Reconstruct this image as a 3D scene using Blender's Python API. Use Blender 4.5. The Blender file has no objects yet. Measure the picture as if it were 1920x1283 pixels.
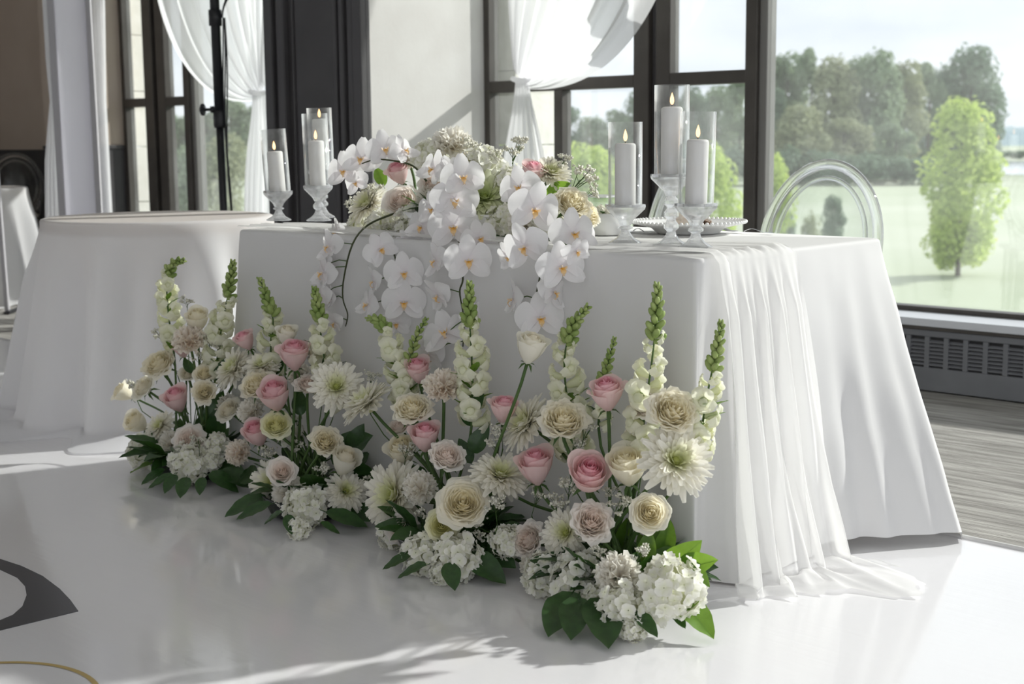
import bpy, math, random
from mathutils import Vector, Matrix, Quaternion, noise as mnoise
random.seed(7)
R = random.random
PI = math.pi
S = bpy.context.scene
C = S.collection

# ------------------------------------------------------------------ camera
# axes: x runs along the window wall, y towards it, origin on the floor under
# the front right corner of the head table.
F, PITCH, ROLL, YAW, CX, CY = 2640., .14313, .0085, .7621, 960., 641.5
EYE = Vector((1.863, -2.561, 1.03))
_c, _s, _cy, _sy = math.cos(PITCH), math.sin(PITCH), math.cos(YAW), math.sin(YAW)
def _rot(v): return Vector((_cy*v[0]-_sy*v[1], _sy*v[0]+_cy*v[1], v[2]))
FWD = _rot((0, _c, -_s)); _R0 = _rot((1, 0, 0)); _U0 = _rot((0, _s, _c))
RGT = _R0*math.cos(ROLL)-_U0*math.sin(ROLL); UPV = _R0*math.sin(ROLL)+_U0*math.cos(ROLL)
cd = bpy.data.cameras.new('camera'); cam = bpy.data.objects.new('camera', cd); C.objects.link(cam)
cd.sensor_width = 36; cd.sensor_fit = 'HORIZONTAL'; cd.lens = F*36/1920
cd.clip_start = .05; cd.clip_end = 3000
m3 = Matrix((RGT, UPV, -FWD)).transposed(); cam.matrix_world = Matrix.Translation(EYE) @ m3.to_4x4()
cd.dof.use_dof = True; cd.dof.focus_distance = 3.45; cd.dof.aperture_fstop = 5.0
S.camera = cam
def at(px, py, d):                      # a point of the place at distance d along the view
    return EYE + d*(FWD + RGT*((px-CX)/F) + UPV*((CY-py)/F))
def onz(px, py, z):
    r = FWD + RGT*((px-CX)/F) + UPV*((CY-py)/F); return EYE + r*((z-EYE.z)/r.z)
def ony(px, py, y):
    r = FWD + RGT*((px-CX)/F) + UPV*((CY-py)/F); return EYE + r*((y-EYE.y)/r.y)
def pos(par, px, py, off): return ony(px, py, par['_y']+min(off, .06))
def depth(p): return (Vector(p)-EYE).dot(FWD)
def facing(r, u, t): return (RGT*r + Vector((0, 0, 1))*u - FWD*t).normalized()

# ------------------------------------------------------------------ sky, sun, exposure
S.view_settings.view_transform = 'Standard'; S.view_settings.look = 'None'
S.view_settings.exposure = 1.17; S.view_settings.gamma = 1.0; S.view_settings.use_curve_mapping = False
W = bpy.data.worlds.new('sky'); S.world = W; W.use_nodes = True
nt = W.node_tree; nt.nodes.clear()
def N(t, ty, **kw):
    n = t.nodes.new(ty)
    for k, v in kw.items():
        if hasattr(n, k): setattr(n, k, v)
        else: n.inputs[k].default_value = v
    return n
def L(t, a, b): t.links.new(a, b)
tc = N(nt, 'ShaderNodeTexCoord'); mp = N(nt, 'ShaderNodeMapping'); mp.inputs['Scale'].default_value = (1, 1, 5)
nz = N(nt, 'ShaderNodeTexNoise', Scale=2.2, Detail=5.0, Roughness=.55)
cr = N(nt, 'ShaderNodeValToRGB'); cr.color_ramp.elements[0].position = .38; cr.color_ramp.elements[0].color = (.74, .78, .87, 1)
cr.color_ramp.elements[1].position = .60; cr.color_ramp.elements[1].color = (.92, .94, .995, 1)
bg = N(nt, 'ShaderNodeBackground', Strength=.60); wo = N(nt, 'ShaderNodeOutputWorld')
L(nt, tc.outputs['Generated'], mp.inputs[0]); L(nt, mp.outputs[0], nz.inputs['Vector']); L(nt, nz.outputs['Fac'], cr.inputs[0])
L(nt, cr.outputs[0], bg.inputs[0]); L(nt, bg.outputs[0], wo.inputs[0])
SUN = Vector((.40, 1, .56)).normalized()
sl = bpy.data.lights.new('sun', 'SUN'); sl.energy = 2.9; sl.angle = math.radians(1.6); sl.color = (1, .968, .935)
so = bpy.data.objects.new('sun', sl); C.objects.link(so); so.rotation_euler = (-SUN).to_track_quat('-Z', 'Y').to_euler(); so.location = SUN*40
S.cycles.max_bounces = 12; S.cycles.diffuse_bounces = 7; S.cycles.transparent_max_bounces = 24; S.cycles.transmission_bounces = 10
S.cycles.caustics_reflective = False; S.cycles.caustics_refractive = False

# ------------------------------------------------------------------ materials
def new_mat(name):
    m = bpy.data.materials.new(name); m.use_nodes = True; t = m.node_tree; t.nodes.clear()
    return m, t, N(t, 'ShaderNodeOutputMaterial')
def pr(t, col, rough=.5, spec=.5, metal=0, **kw):
    p = N(t, 'ShaderNodeBsdfPrincipled'); p.inputs['Base Color'].default_value = (*col, 1)
    p.inputs['Roughness'].default_value = rough; p.inputs['Specular IOR Level'].default_value = spec; p.inputs['Metallic'].default_value = metal
    for k, v in kw.items(): p.inputs[k.replace('_', ' ')].default_value = v
    return p
def mat(name, col, rough=.5, spec=.5, metal=0, col2=None, scale=8., stretch=(1, 1, 1), bump=0, bscale=40., trans=0, tcol=None, detail=4.):
    m, t, o = new_mat(name); p = pr(t, col, rough, spec, metal); sh = p.outputs[0]
    c = N(t, 'ShaderNodeTexCoord'); mpn = N(t, 'ShaderNodeMapping'); mpn.inputs['Scale'].default_value = stretch
    L(t, c.outputs['Object'], mpn.inputs[0])
    if col2:
        n = N(t, 'ShaderNodeTexNoise', Scale=scale, Detail=detail); L(t, mpn.outputs[0], n.inputs['Vector'])
        r = N(t, 'ShaderNodeValToRGB'); r.color_ramp.elements[0].color = (*col, 1); r.color_ramp.elements[1].color = (*col2, 1)
        r.color_ramp.elements[0].position = .35; r.color_ramp.elements[1].position = .65
        L(t, n.outputs['Fac'], r.inputs[0]); L(t, r.outputs[0], p.inputs['Base Color'])
    if bump:
        n2 = N(t, 'ShaderNodeTexNoise', Scale=bscale, Detail=3.0); L(t, mpn.outputs[0], n2.inputs['Vector'])
        b = N(t, 'ShaderNodeBump', Strength=bump, Distance=.01); L(t, n2.outputs['Fac'], b.inputs['Height']); L(t, b.outputs[0], p.inputs['Normal'])
    if trans:
        tr = N(t, 'ShaderNodeBsdfTranslucent'); tr.inputs[0].default_value = (*(tcol or col2 or col), 1)
        mx = N(t, 'ShaderNodeMixShader'); mx.inputs[0].default_value = trans
        L(t, sh, mx.inputs[1]); L(t, tr.outputs[0], mx.inputs[2]); sh = mx.outputs[0]
    L(t, sh, o.inputs[0]); return m
def petal_mat(name, outer, inner, trans=.45):
    m, t, o = new_mat(name); p = pr(t, outer, .55, .25); a = N(t, 'ShaderNodeAttribute'); a.attribute_name = 'tint'
    mx = N(t, 'ShaderNodeMix'); mx.data_type = 'RGBA'; mx.inputs['A'].default_value = (*outer, 1); mx.inputs['B'].default_value = (*inner, 1)
    L(t, a.outputs['Fac'], mx.inputs['Factor']); L(t, mx.outputs['Result'], p.inputs['Base Color'])
    tr = N(t, 'ShaderNodeBsdfTranslucent'); L(t, mx.outputs['Result'], tr.inputs[0])
    ms = N(t, 'ShaderNodeMixShader'); ms.inputs[0].default_value = trans
    L(t, p.outputs[0], ms.inputs[1]); L(t, tr.outputs[0], ms.inputs[2]); L(t, ms.outputs[0], o.inputs[0]); return m
def glass_mat(name, col=(1, 1, 1), ior=1.5, rough=0, clear=0, caustic_glow=0):
    m, t, o = new_mat(name); g = N(t, 'ShaderNodeBsdfGlass', IOR=ior, Roughness=rough); g.inputs[0].default_value = (*col, 1)
    if clear:
        tr = N(t, 'ShaderNodeBsdfTransparent'); gl = N(t, 'ShaderNodeBsdfGlossy', Roughness=.0); lw = N(t, 'ShaderNodeLayerWeight', Blend=.35)
        a = N(t, 'ShaderNodeMixShader'); L(t, lw.outputs['Facing'], a.inputs[0]); L(t, tr.outputs[0], a.inputs[1]); L(t, gl.outputs[0], a.inputs[2])
        b = N(t, 'ShaderNodeMixShader'); b.inputs[0].default_value = clear; L(t, g.outputs[0], b.inputs[1]); L(t, a.outputs[0], b.inputs[2])
        if caustic_glow:
            tl_ = N(t, 'ShaderNodeBsdfTranslucent'); tl_.inputs[0].default_value = (.95, .97, 1, 1); d_ = N(t, 'ShaderNodeMixShader'); d_.inputs[0].default_value = caustic_glow
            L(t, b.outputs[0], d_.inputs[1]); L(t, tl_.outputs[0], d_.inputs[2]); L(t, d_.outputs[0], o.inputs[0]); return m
        L(t, b.outputs[0], o.inputs[0]); return m
    L(t, g.outputs[0], o.inputs[0]); return m
def thin_glass(name, k=1.0, tint=(.97, .985, .98), haze_veil=0.0, pw_=4.0, edge=0.0):
    m, t, o = new_mat(name); lw = N(t, 'ShaderNodeLayerWeight', Blend=.5)
    pw = N(t, 'ShaderNodeMath', operation='POWER'); pw.inputs[1].default_value = pw_; L(t, lw.outputs['Facing'], pw.inputs[0])
    mu = N(t, 'ShaderNodeMath', operation='MULTIPLY_ADD', use_clamp=True); mu.inputs[1].default_value = .9; mu.inputs[2].default_value = .04*k; L(t, pw.outputs[0], mu.inputs[0])
    a = N(t, 'ShaderNodeBsdfTransparent'); a.inputs[0].default_value = (*tint, 1); b = N(t, 'ShaderNodeBsdfGlossy', Roughness=0.0)
    mx = N(t, 'ShaderNodeMixShader'); L(t, mu.outputs[0], mx.inputs[0]); L(t, a.outputs[0], mx.inputs[1]); L(t, b.outputs[0], mx.inputs[2]); sh = mx.outputs[0]
    if edge:  # whitens grazing edges in place of bright refracted window light
        ep = N(t, 'ShaderNodeMath', operation='POWER'); ep.inputs[1].default_value = 5.0; L(t, lw.outputs['Facing'], ep.inputs[0])
        em = N(t, 'ShaderNodeMath', operation='MULTIPLY', use_clamp=True); em.inputs[1].default_value = edge; L(t, ep.outputs[0], em.inputs[0])
        te = N(t, 'ShaderNodeBsdfTranslucent'); te.inputs[0].default_value = (.97, .99, 1, 1); me_ = N(t, 'ShaderNodeMixShader'); L(t, em.outputs[0], me_.inputs[0]); L(t, sh, me_.inputs[1]); L(t, te.outputs[0], me_.inputs[2]); sh = me_.outputs[0]
    if haze_veil:
        tr = N(t, 'ShaderNodeBsdfTranslucent'); tr.inputs[0].default_value = (.9, .93, .92, 1)  # patchy whitish veil imitating haze and reflections on the glass
        c = N(t, 'ShaderNodeTexCoord'); n = N(t, 'ShaderNodeTexNoise', Scale=2.5, Detail=4.0); L(t, c.outputs['Object'], n.inputs['Vector'])
        r = N(t, 'ShaderNodeMapRange'); r.inputs['From Min'].default_value = .3; r.inputs['From Max'].default_value = .7
        r.inputs['To Min'].default_value = haze_veil*.5; r.inputs['To Max'].default_value = haze_veil*1.5; L(t, n.outputs['Fac'], r.inputs[0])
        m2 = N(t, 'ShaderNodeMixShader'); L(t, r.outputs[0], m2.inputs[0]); L(t, sh, m2.inputs[1]); L(t, tr.outputs[0], m2.inputs[2]); sh = m2.outputs[0]
    L(t, sh, o.inputs[0]); return m
def sheer_mat(name, col, clear, trans):
    m, t, o = new_mat(name); d = N(t, 'ShaderNodeBsdfDiffuse'); d.inputs[0].default_value = (*col, 1)
    tr = N(t, 'ShaderNodeBsdfTranslucent'); tr.inputs[0].default_value = (*col, 1); cl = N(t, 'ShaderNodeBsdfTransparent')
    a = N(t, 'ShaderNodeMixShader'); a.inputs[0].default_value = trans; L(t, d.outputs[0], a.inputs[1]); L(t, tr.outputs[0], a.inputs[2])
    b = N(t, 'ShaderNodeMixShader'); b.inputs[0].default_value = clear; L(t, a.outputs[0], b.inputs[1]); L(t, cl.outputs[0], b.inputs[2])
    L(t, b.outputs[0], o.inputs[0]); return m
def emit_mat(name, col, k):
    m, t, o = new_mat(name); e = N(t, 'ShaderNodeEmission', Strength=k); e.inputs[0].default_value = (*col, 1); L(t, e.outputs[0], o.inputs[0]); return m
def floor_mat():
    m, t, o = new_mat('white_vinyl'); p = pr(t, (.81, .80, .825), .16, .5); p.inputs['Coat Weight'].default_value = .35; p.inputs['Coat Roughness'].default_value = .06
    c = N(t, 'ShaderNodeTexCoord'); n = N(t, 'ShaderNodeTexNoise', Scale=3.0, Detail=4.0); L(t, c.outputs['Object'], n.inputs['Vector'])
    mr = N(t, 'ShaderNodeMapRange'); mr.inputs['To Min'].default_value = .07; mr.inputs['To Max'].default_value = .17; L(t, n.outputs['Fac'], mr.inputs[0]); L(t, mr.outputs[0], p.inputs['Roughness'])
    mpn = N(t, 'ShaderNodeMapping'); mpn.inputs['Scale'].default_value = (3, 40, 1); mpn.inputs['Rotation'].default_value = (0, 0, .5); L(t, c.outputs['Object'], mpn.inputs[0])
    n2 = N(t, 'ShaderNodeTexNoise', Scale=1.0, Detail=3.0); L(t, mpn.outputs[0], n2.inputs['Vector'])
    n3 = N(t, 'ShaderNodeTexNoise', Scale=5.0, Detail=2.0); L(t, c.outputs['Object'], n3.inputs['Vector'])
    ad = N(t, 'ShaderNodeMath', operation='ADD'); L(t, n2.outputs['Fac'], ad.inputs[0]); L(t, n3.outputs['Fac'], ad.inputs[1])
    b = N(t, 'ShaderNodeBump', Strength=.05, Distance=.01); L(t, ad.outputs[0], b.inputs['Height']); L(t, b.outputs[0], p.inputs['Normal'])
    L(t, p.outputs[0], o.inputs[0]); return m
M = {}
M['vinyl'] = floor_mat()
M['carpet'] = mat('grey_carpet', (.24, .23, .215), .95, .1, col2=(.46, .445, .42), scale=2.2, stretch=(1.2, 16, 1), bump=.6, bscale=14., detail=8.)
M['carpet_trim'] = mat('vinyl_edge_trim', (.62, .61, .60), .4)
M['decal_dark'] = mat('charcoal_decal', (.055, .055, .065), .25); M['decal_gold'] = mat('gold_decal', (.50, .36, .12), .3)
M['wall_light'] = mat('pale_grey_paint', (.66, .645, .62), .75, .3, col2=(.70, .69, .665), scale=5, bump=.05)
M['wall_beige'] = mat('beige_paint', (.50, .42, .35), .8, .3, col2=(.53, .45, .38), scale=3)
M['charcoal'] = mat('charcoal_paint', (.060, .057, .060), .5, .4, col2=(.07, .067, .07), scale=4)
M['frame'] = mat('dark_bronze_frame', (.055, .048, .042), .45, .45, col2=(.072, .064, .056), scale=6)
M['frame_light'] = mat('grey_frame', (.20, .195, .185), .5, .4)
M['sill'] = mat('pale_sill', (.62, .64, .68), .4)
M['heater'] = mat('grey_heater_enamel', (.17, .175, .19), .5, .4, col2=(.20, .205, .22), scale=5)
M['heater_dark'] = mat('grille_shade_black', (.02, .02, .022), .7)  # near-black tone for the shade behind the louvres
M['ceiling'] = mat('ceiling_paint', (.75, .74, .72), .9)
M['stone'] = mat('cream_stone', (.82, .79, .72), .85, .2, col2=(.90, .87, .81), scale=14, bump=.2)
M['pane'] = thin_glass('window_glass', 2.6, (.96, .98, .97), .035)
M['cloth'] = mat('white_polyester', (.74, .735, .73), .75, .25, bump=.06, bscale=900., trans=.10, tcol=(.8, .8, .8))
M['cloth_thin'] = mat('thin_white_cloth', (.84, .84, .85), .8, .15, trans=.5, tcol=(.92, .92, .94))
M['chiffon'] = sheer_mat('cream_chiffon', (.91, .905, .895), .30, .45)
M['voile'] = sheer_mat('white_voile', (.95, .95, .96), .16, .62)
M['lilac'] = mat('lilac_white_fabric', (.86, .855, .94), .8, .15, trans=.75, tcol=(.96, .95, .99))
M['rail'] = mat('grey_rail', (.42, .41, .43), .5)
M['black'] = mat('black_metal', (.012, .013, .016), .45, .5)
M['steel'] = mat('polished_steel', (.72, .72, .74), .15, .5, 1.0)
M['crystal'] = glass_mat('crystal', (1, 1, 1), 1.52, clear=.60, caustic_glow=.22)  # white translucency mixed in, standing in for sunlit caustic glow
M['acrylic'] = glass_mat('clear_acrylic', (.99, .995, .995), 1.47, clear=.5)
M['hurricane'] = thin_glass('hurricane_glass', 1.3, (.985, .99, .99), pw_=3.5, edge=1.3)
M['acrylic_thin'] = thin_glass('clear_acrylic_sheet', 1.3, (.97, .985, .98))
M['wax'] = mat('ivory_wax', (.86, .84, .82), .5, .3, trans=.12, tcol=(.9, .86, .8))
M['wick'] = mat('wick', (.05, .045, .04), .8)
M['flame'] = emit_mat('led_flame', (1.0, .52, .22), 1.7)
M['ceramic'] = mat('white_ceramic', (.84, .84, .83), .25, .5)
M['napkin'] = mat('blush_napkin', (.80, .68, .60), .85, .1, col2=(.86, .80, .72), scale=9)
M['cushion'] = mat('cream_cushion', (.80, .77, .70), .9, .1)
M['wood'] = mat('plywood', (.42, .30, .19), .6, .3, col2=(.5, .37, .25), scale=4, stretch=(1, 12, 12))
M['tray'] = mat('dark_green_plastic_bowl', (.012, .018, .016), .3, .5)
# flowers
M['rose_pink'] = petal_mat('pink_rose_petal', (.92, .75, .73), (.88, .48, .55))
M['rose_cream'] = petal_mat('cream_rose_petal', (.94, .905, .79), (.94, .88, .68))
M['rose_white'] = petal_mat('white_rose_petal', (.93, .91, .83), (.93, .88, .74))
M['rose_blush'] = petal_mat('blush_rose_petal', (.94, .90, .85), (.94, .84, .77))
M['rose_lemon'] = petal_mat('lemon_rose_petal', (.91, .90, .68), (.88, .86, .50))
M['mum_white'] = petal_mat('white_mum_petal', (.92, .90, .82), (.66, .70, .22))
M['mum_green'] = petal_mat('green_mum_petal', (.80, .83, .60), (.50, .60, .16))
M['carn_white'] = petal_mat('white_carnation_petal', (.92, .90, .84), (.92, .86, .74))
M['carn_blush'] = petal_mat('blush_carnation_petal', (.93, .88, .80), (.93, .80, .68))
M['hydrangea'] = petal_mat('white_hydrangea_petal', (.90, .89, .83), (.80, .82, .60), .30)
M['filler'] = petal_mat('white_statice', (.90, .88, .80), (.66, .66, .48), .2)
M['snap'] = petal_mat('white_snapdragon', (.92, .91, .78), (.72, .78, .42))
M['bud'] = mat('snapdragon_bud', (.22, .32, .08), .55, .3, col2=(.40, .48, .18), scale=30, trans=.15)
M['orchid'] = petal_mat('white_orchid_petal', (.88, .87, .87), (.86, .78, .82), .38)
M['lip'] = petal_mat('yellow_orchid_lip', (.84, .78, .66), (.80, .42, .04), .2)
M['leaf'] = mat('dark_green_leaf', (.018, .052, .014), .35, .5, col2=(.032, .085, .022), scale=7, trans=.16, tcol=(.10, .24, .03))
M['leaf_light'] = mat('bright_green_leaf', (.06, .14, .02), .4, .5, col2=(.10, .20, .035), scale=7, trans=.4, tcol=(.30, .50, .05))
M['stem'] = mat('green_stem', (.05, .10, .025), .5, .3, col2=(.08, .14, .04), scale=12)
M['stem_dark'] = mat('dark_orchid_stem', (.045, .055, .02), .5, .3)
# outside
M['grass'] = mat('meadow', (.34, .385, .27), .95, .1, col2=(.45, .475, .38), scale=.05)
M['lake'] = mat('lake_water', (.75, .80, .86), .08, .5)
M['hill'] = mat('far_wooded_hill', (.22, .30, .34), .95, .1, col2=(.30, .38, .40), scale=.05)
M['tree_far'] = mat('far_tree_leaf', (.22, .30, .19), .8, .2, col2=(.33, .40, .28), scale=.25, trans=.35, tcol=(.28, .36, .20))
M['tree_dark'] = mat('dark_tree_leaf', (.14, .21, .14), .8, .2, col2=(.22, .30, .21), scale=.25, trans=.3, tcol=(.18, .26, .16))
M['tree_olive'] = mat('olive_tree_leaf', (.30, .34, .20), .8, .2, col2=(.40, .43, .29), scale=.25, trans=.35, tcol=(.36, .38, .22))
M['tree_lime'] = mat('lime_tree_leaf', (.40, .52, .13), .7, .2, col2=(.55, .64, .22), scale=.6, trans=.45, tcol=(.62, .74, .20))
M['bark'] = mat('bark', (.10, .08, .06), .9, .1)

# ------------------------------------------------------------------ mesh helpers
class MB:
    def __init__(s): s.v = []; s.f = []; s.t = []
    def add(s, vs, fs, tint=0.0):
        o = len(s.v); s.v += [tuple(v) for v in vs]; s.f += [tuple(i+o for i in f) for f in fs]
        s.t += list(tint) if isinstance(tint, (list, tuple)) else [tint]*len(vs); return s
    def box(s, x0, x1, y0, y1, z0, z1, tint=0.0):
        vs = [(x, y, z) for z in (z0, z1) for y in (y0, y1) for x in (x0, x1)]
        return s.add(vs, [(0, 2, 3, 1), (4, 5, 7, 6), (0, 1, 5, 4), (2, 6, 7, 3), (0, 4, 6, 2), (1, 3, 7, 5)], tint)
    def grid(s, fn, nu, nv, closed=False, tint=None):
        vs = []; ts = []
        for j in range(nv+1):
            for i in range(nu+(0 if closed else 1)):
                p = fn(i/nu, j/nv); vs.append(p); ts.append(tint(i/nu, j/nv) if tint else 0.0)
        w = nu if closed else nu+1
        fs = [(j*w+i, j*w+(i+1) % w, (j+1)*w+(i+1) % w, (j+1)*w+i) for j in range(nv) for i in range(nu)]
        return s.add(vs, fs, ts)
    def lathe(s, prof, n=24, c=(0, 0, 0), tint=0.0, wob=None):
        vs = []
        for r, z in prof:
            for i in range(n):
                a = 2*PI*i/n; rr = r*(wob(i, z) if wob else 1); vs.append((c[0]+rr*math.cos(a), c[1]+rr*math.sin(a), c[2]+z))
        k = len(prof); fs = [(j*n+i, j*n+(i+1) % n, (j+1)*n+(i+1) % n, (j+1)*n+i) for j in range(k-1) for i in range(n)]
        return s.add(vs, fs, tint)
    def tube(s, pts, r, n=6, cap=True, tint=0.0, closed=False):
        pts = [Vector(p) for p in pts]; k = len(pts); vs = []; up = None
        for j, p in enumerate(pts):
            a = pts[(j-1) % k] if (closed or j > 0) else p; b = pts[(j+1) % k] if (closed or j < k-1) else p
            d = (b-a).normalized() if (b-a).length > 1e-9 else Vector((0, 0, 1))
            if up is None: up = d.orthogonal().normalized()
            up = (up - d*up.dot(d)); up = up.normalized() if up.length > 1e-6 else d.orthogonal().normalized()
            sd = d.cross(up); rr = r(j/(k-1 if k > 1 else 1)) if callable(r) else r
            for i in range(n):
                t = 2*PI*i/n; vs.append(p+up*(rr*math.cos(t))+sd*(rr*math.sin(t)))
        seg = k if closed else k-1
        fs = [(j*n+i, j*n+(i+1) % n, ((j+1) % k)*n+(i+1) % n, ((j+1) % k)*n+i) for j in range(seg) for i in range(n)]
        if cap and not closed: fs += [tuple(range(n-1, -1, -1)), tuple((k-1)*n+i for i in range(n))]
        return s.add(vs, fs, tint)
    def ball(s, c, r, n=6, m=4, tint=0.0):
        rx, ry, rz = r if isinstance(r, (tuple, list)) else (r, r, r)
        vs = [(c[0], c[1], c[2]-rz)]
        for j in range(1, m):
            a = -PI/2+PI*j/m
            for i in range(n):
                b = 2*PI*i/n; vs.append((c[0]+rx*math.cos(a)*math.cos(b), c[1]+ry*math.cos(a)*math.sin(b), c[2]+rz*math.sin(a)))
        vs.append((c[0], c[1], c[2]+rz)); e = len(vs)-1; fs = []
        for i in range(n):
            fs.append((0, 1+(i+1) % n, 1+i)); fs.append((e, e-n+i, e-n+(i+1) % n))
        for j in range(m-2):
            for i in range(n): fs.append((1+j*n+i, 1+j*n+(i+1) % n, 1+(j+1)*n+(i+1) % n, 1+(j+1)*n+i))
        return s.add(vs, fs, tint)
    def mesh(s, name, smooth=True):
        me = bpy.data.meshes.new(name); me.from_pydata(s.v, [], s.f)
        if any(s.t):
            at_ = me.attributes.new('tint', 'FLOAT', 'POINT'); at_.data.foreach_set('value', s.t)
        if smooth: me.polygons.foreach_set('use_smooth', [True]*len(me.polygons))
        me.update(); return me
def link(name, data, m=None, parent=None, loc=None, rot=None, scale=None, world=False):
    o = bpy.data.objects.new(name, data); C.objects.link(o)
    if data is not None and m is not None:
        if not data.materials: data.materials.append(m)
        if data.materials[0] is not m:
            o.material_slots[0].link = 'OBJECT'; o.material_slots[0].material = m
    if loc is not None: o.location = loc
    if rot is not None: o.rotation_mode = 'QUATERNION'; o.rotation_quaternion = rot
    if scale is not None: o.scale = scale if isinstance(scale, (tuple, list, Vector)) else (scale,)*3
    if parent is not None:
        o.parent = parent
        if world: o.matrix_parent_inverse = WM(parent).inverted()
    return o
def WM(o):
    q = o.rotation_quaternion if o.rotation_mode == 'QUATERNION' else o.rotation_euler.to_quaternion()
    m = Matrix.LocRotScale(o.location, q, o.scale)
    return (WM(o.parent) @ o.matrix_parent_inverse @ m) if o.parent else m
def build(mb, name, m, parent=None, smooth=True, world=True, **kw): return link(name, mb.mesh(name, smooth), m, parent, world=world, **kw)
def tag(o, label, cat=None, group=None, kind=None):
    o['label'] = label
    if cat: o['category'] = cat
    if group: o['group'] = group
    if kind: o['kind'] = kind
    return o
def thing(name, label, cat, loc=(0, 0, 0), group=None, rz=0):
    o = bpy.data.objects.new(name, None); C.objects.link(o); o.location = loc; o.rotation_euler = (0, 0, rz); o.empty_display_size = .05
    return tag(o, label, cat, group)
def structure(o): o['kind'] = 'structure'; return o
def bevel(o, w, n=2):
    b = o.modifiers.new('bevel', 'BEVEL'); b.width = w; b.segments = n; b.limit_method = 'ANGLE'; return o
def boxo(name, m, parent, *b, bev=0):
    o = build(MB().box(*b), name, m, parent, smooth=False)
    if bev: bevel(o, bev)
    return o
def lerp(a, b, t): return a+(b-a)*t
def sstep(t): t = max(0, min(1, t)); return t*t*(3-2*t)
def bez(a, b, c, d, t): return a*(1-t)**3+b*3*t*(1-t)**2+c*3*t*t*(1-t)+d*t**3
def nse(x, y=0, z=0): return mnoise.noise(Vector((x, y, z)))
def rnd(a, b): return a+(b-a)*R()

# ================================================================== THE SETTING
YW = 2.90                                   # inner face of the glazing
Z0 = 0.0; ZC = 3.3
fl = structure(boxo('floor', M['carpet'], None, -11.5, 7, -6.1, 3.05, -.30, -.006))
tag(fl, 'grey streaked carpet under the windows', None)
def edge_y(x): return .80-.025*x
dmb = MB(); dmb.add([(-9, -6, 0), (5, -6, 0), (5, edge_y(5), 0), (-9, edge_y(-9), 0), (-9, -6, -.005), (5, -6, -.005), (5, edge_y(5), -.005), (-9, edge_y(-9), -.005)],
        [(0, 1, 2, 3), (7, 6, 5, 4), (0, 4, 5, 1), (1, 5, 6, 2), (2, 6, 7, 3), (3, 7, 4, 0)])
df = structure(build(dmb, 'dance_floor', M['vinyl'], smooth=False)); df['label'] = 'glossy white vinyl dance floor'
build(MB().tube([(-9, edge_y(-9), .001), (-2, edge_y(-2), .001), (5, edge_y(5), .001)], .008, 8), 'edge_trim', M['carpet_trim'], df)
# printed floor decals
def flat(name, pts, m, label, th=.0012):
    n = len(pts); vs = [(x, y, th) for x, y in pts]+[(x, y, .0001) for x, y in pts]
    fs = [tuple(range(n))]+[(i, i+n, (i+1) % n+n, (i+1) % n) for i in range(n)]
    return tag(build(MB().add(vs, fs), name, m, smooth=False), label, 'floor decal')
def zpts(l): return [tuple(onz(a, b, 0).xy) for a, b in l]
outer = [(-40, 1036), (0, 1049), (40, 1062), (80, 1081), (112, 1105), (132, 1126), (147, 1147)]
inner = [(0, 1183), (-40, 1192)]
inn = [(-40, 1158), (0, 1164), (24, 1154), (42, 1138), (50, 1117), (47, 1100), (32, 1084), (0, 1069), (-40, 1056)]
flat('floor_monogram', list(reversed(zpts(outer+[(147, 1147)][:0]+inner+inn))), M['decal_dark'], 'charcoal curved letter of a monogram printed on the white dance floor')
ringc = onz(-60, 1330, 0); ra = (onz(184, 1282, 0)-ringc).length
rp = [(ringc.x+ra*math.cos(a), ringc.y+ra*math.sin(a)) for a in [i*2*PI/72 for i in range(72)]]
rmb = MB()
for i in range(72):
    a = 2*PI*i/72; b = 2*PI*(i+1)/72
    q = [(ringc.x+rr*math.cos(t), ringc.y+rr*math.sin(t), .0012) for rr, t in ((ra, a), (ra, b), (ra-.011, b), (ra-.011, a))]
    rmb.add(q, [(0, 1, 2, 3)])
tag(build(rmb, 'floor_ring', M['decal_gold'], smooth=False), 'thin gold ring printed on the white dance floor', 'floor decal')

# window wall ------------------------------------------------------
wall = structure(boxo('wall_back', M['charcoal'], None, -11.5, 7, YW-.03, YW+.12, 0, .265)); wall['label'] = 'low charcoal wall under the windows'
structure(boxo('wall_back_lintel', M['charcoal'], None, -11.5, 7, YW-.03, YW+.12, 2.95, ZC))
ce = structure(boxo('ceiling', M['ceiling'], None, -11.5, 7, -6.1, YW+.12, ZC, ZC+.1))
sill = structure(boxo('trim_1', M['sill'], None, -3.50, 7, 2.67, YW-.005, .266, .298, bev=.004)); sill['label'] = 'pale window sill over the heater'
structure(boxo('trim_2', M['sill'], None, -7.15, -4.33, 2.67, YW-.005, .266, .298, bev=.004))
FD = .075
def post(o, x0, x1, z0, z1, name='mullion', m='frame', y0=0, d=FD): return boxo(name, M[m], o, x0, x1, YW-.02+y0, YW-.02+y0+d, z0, z1, bev=.004)
def pane(o, x0, x1, z0, z1): return boxo('pane', M['pane'], o, x0, x1, YW+.020, YW+.026, z0, z1)
ZS, ZT0, ZT1, ZH = .28, 1.275, 1.335, 2.95
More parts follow.
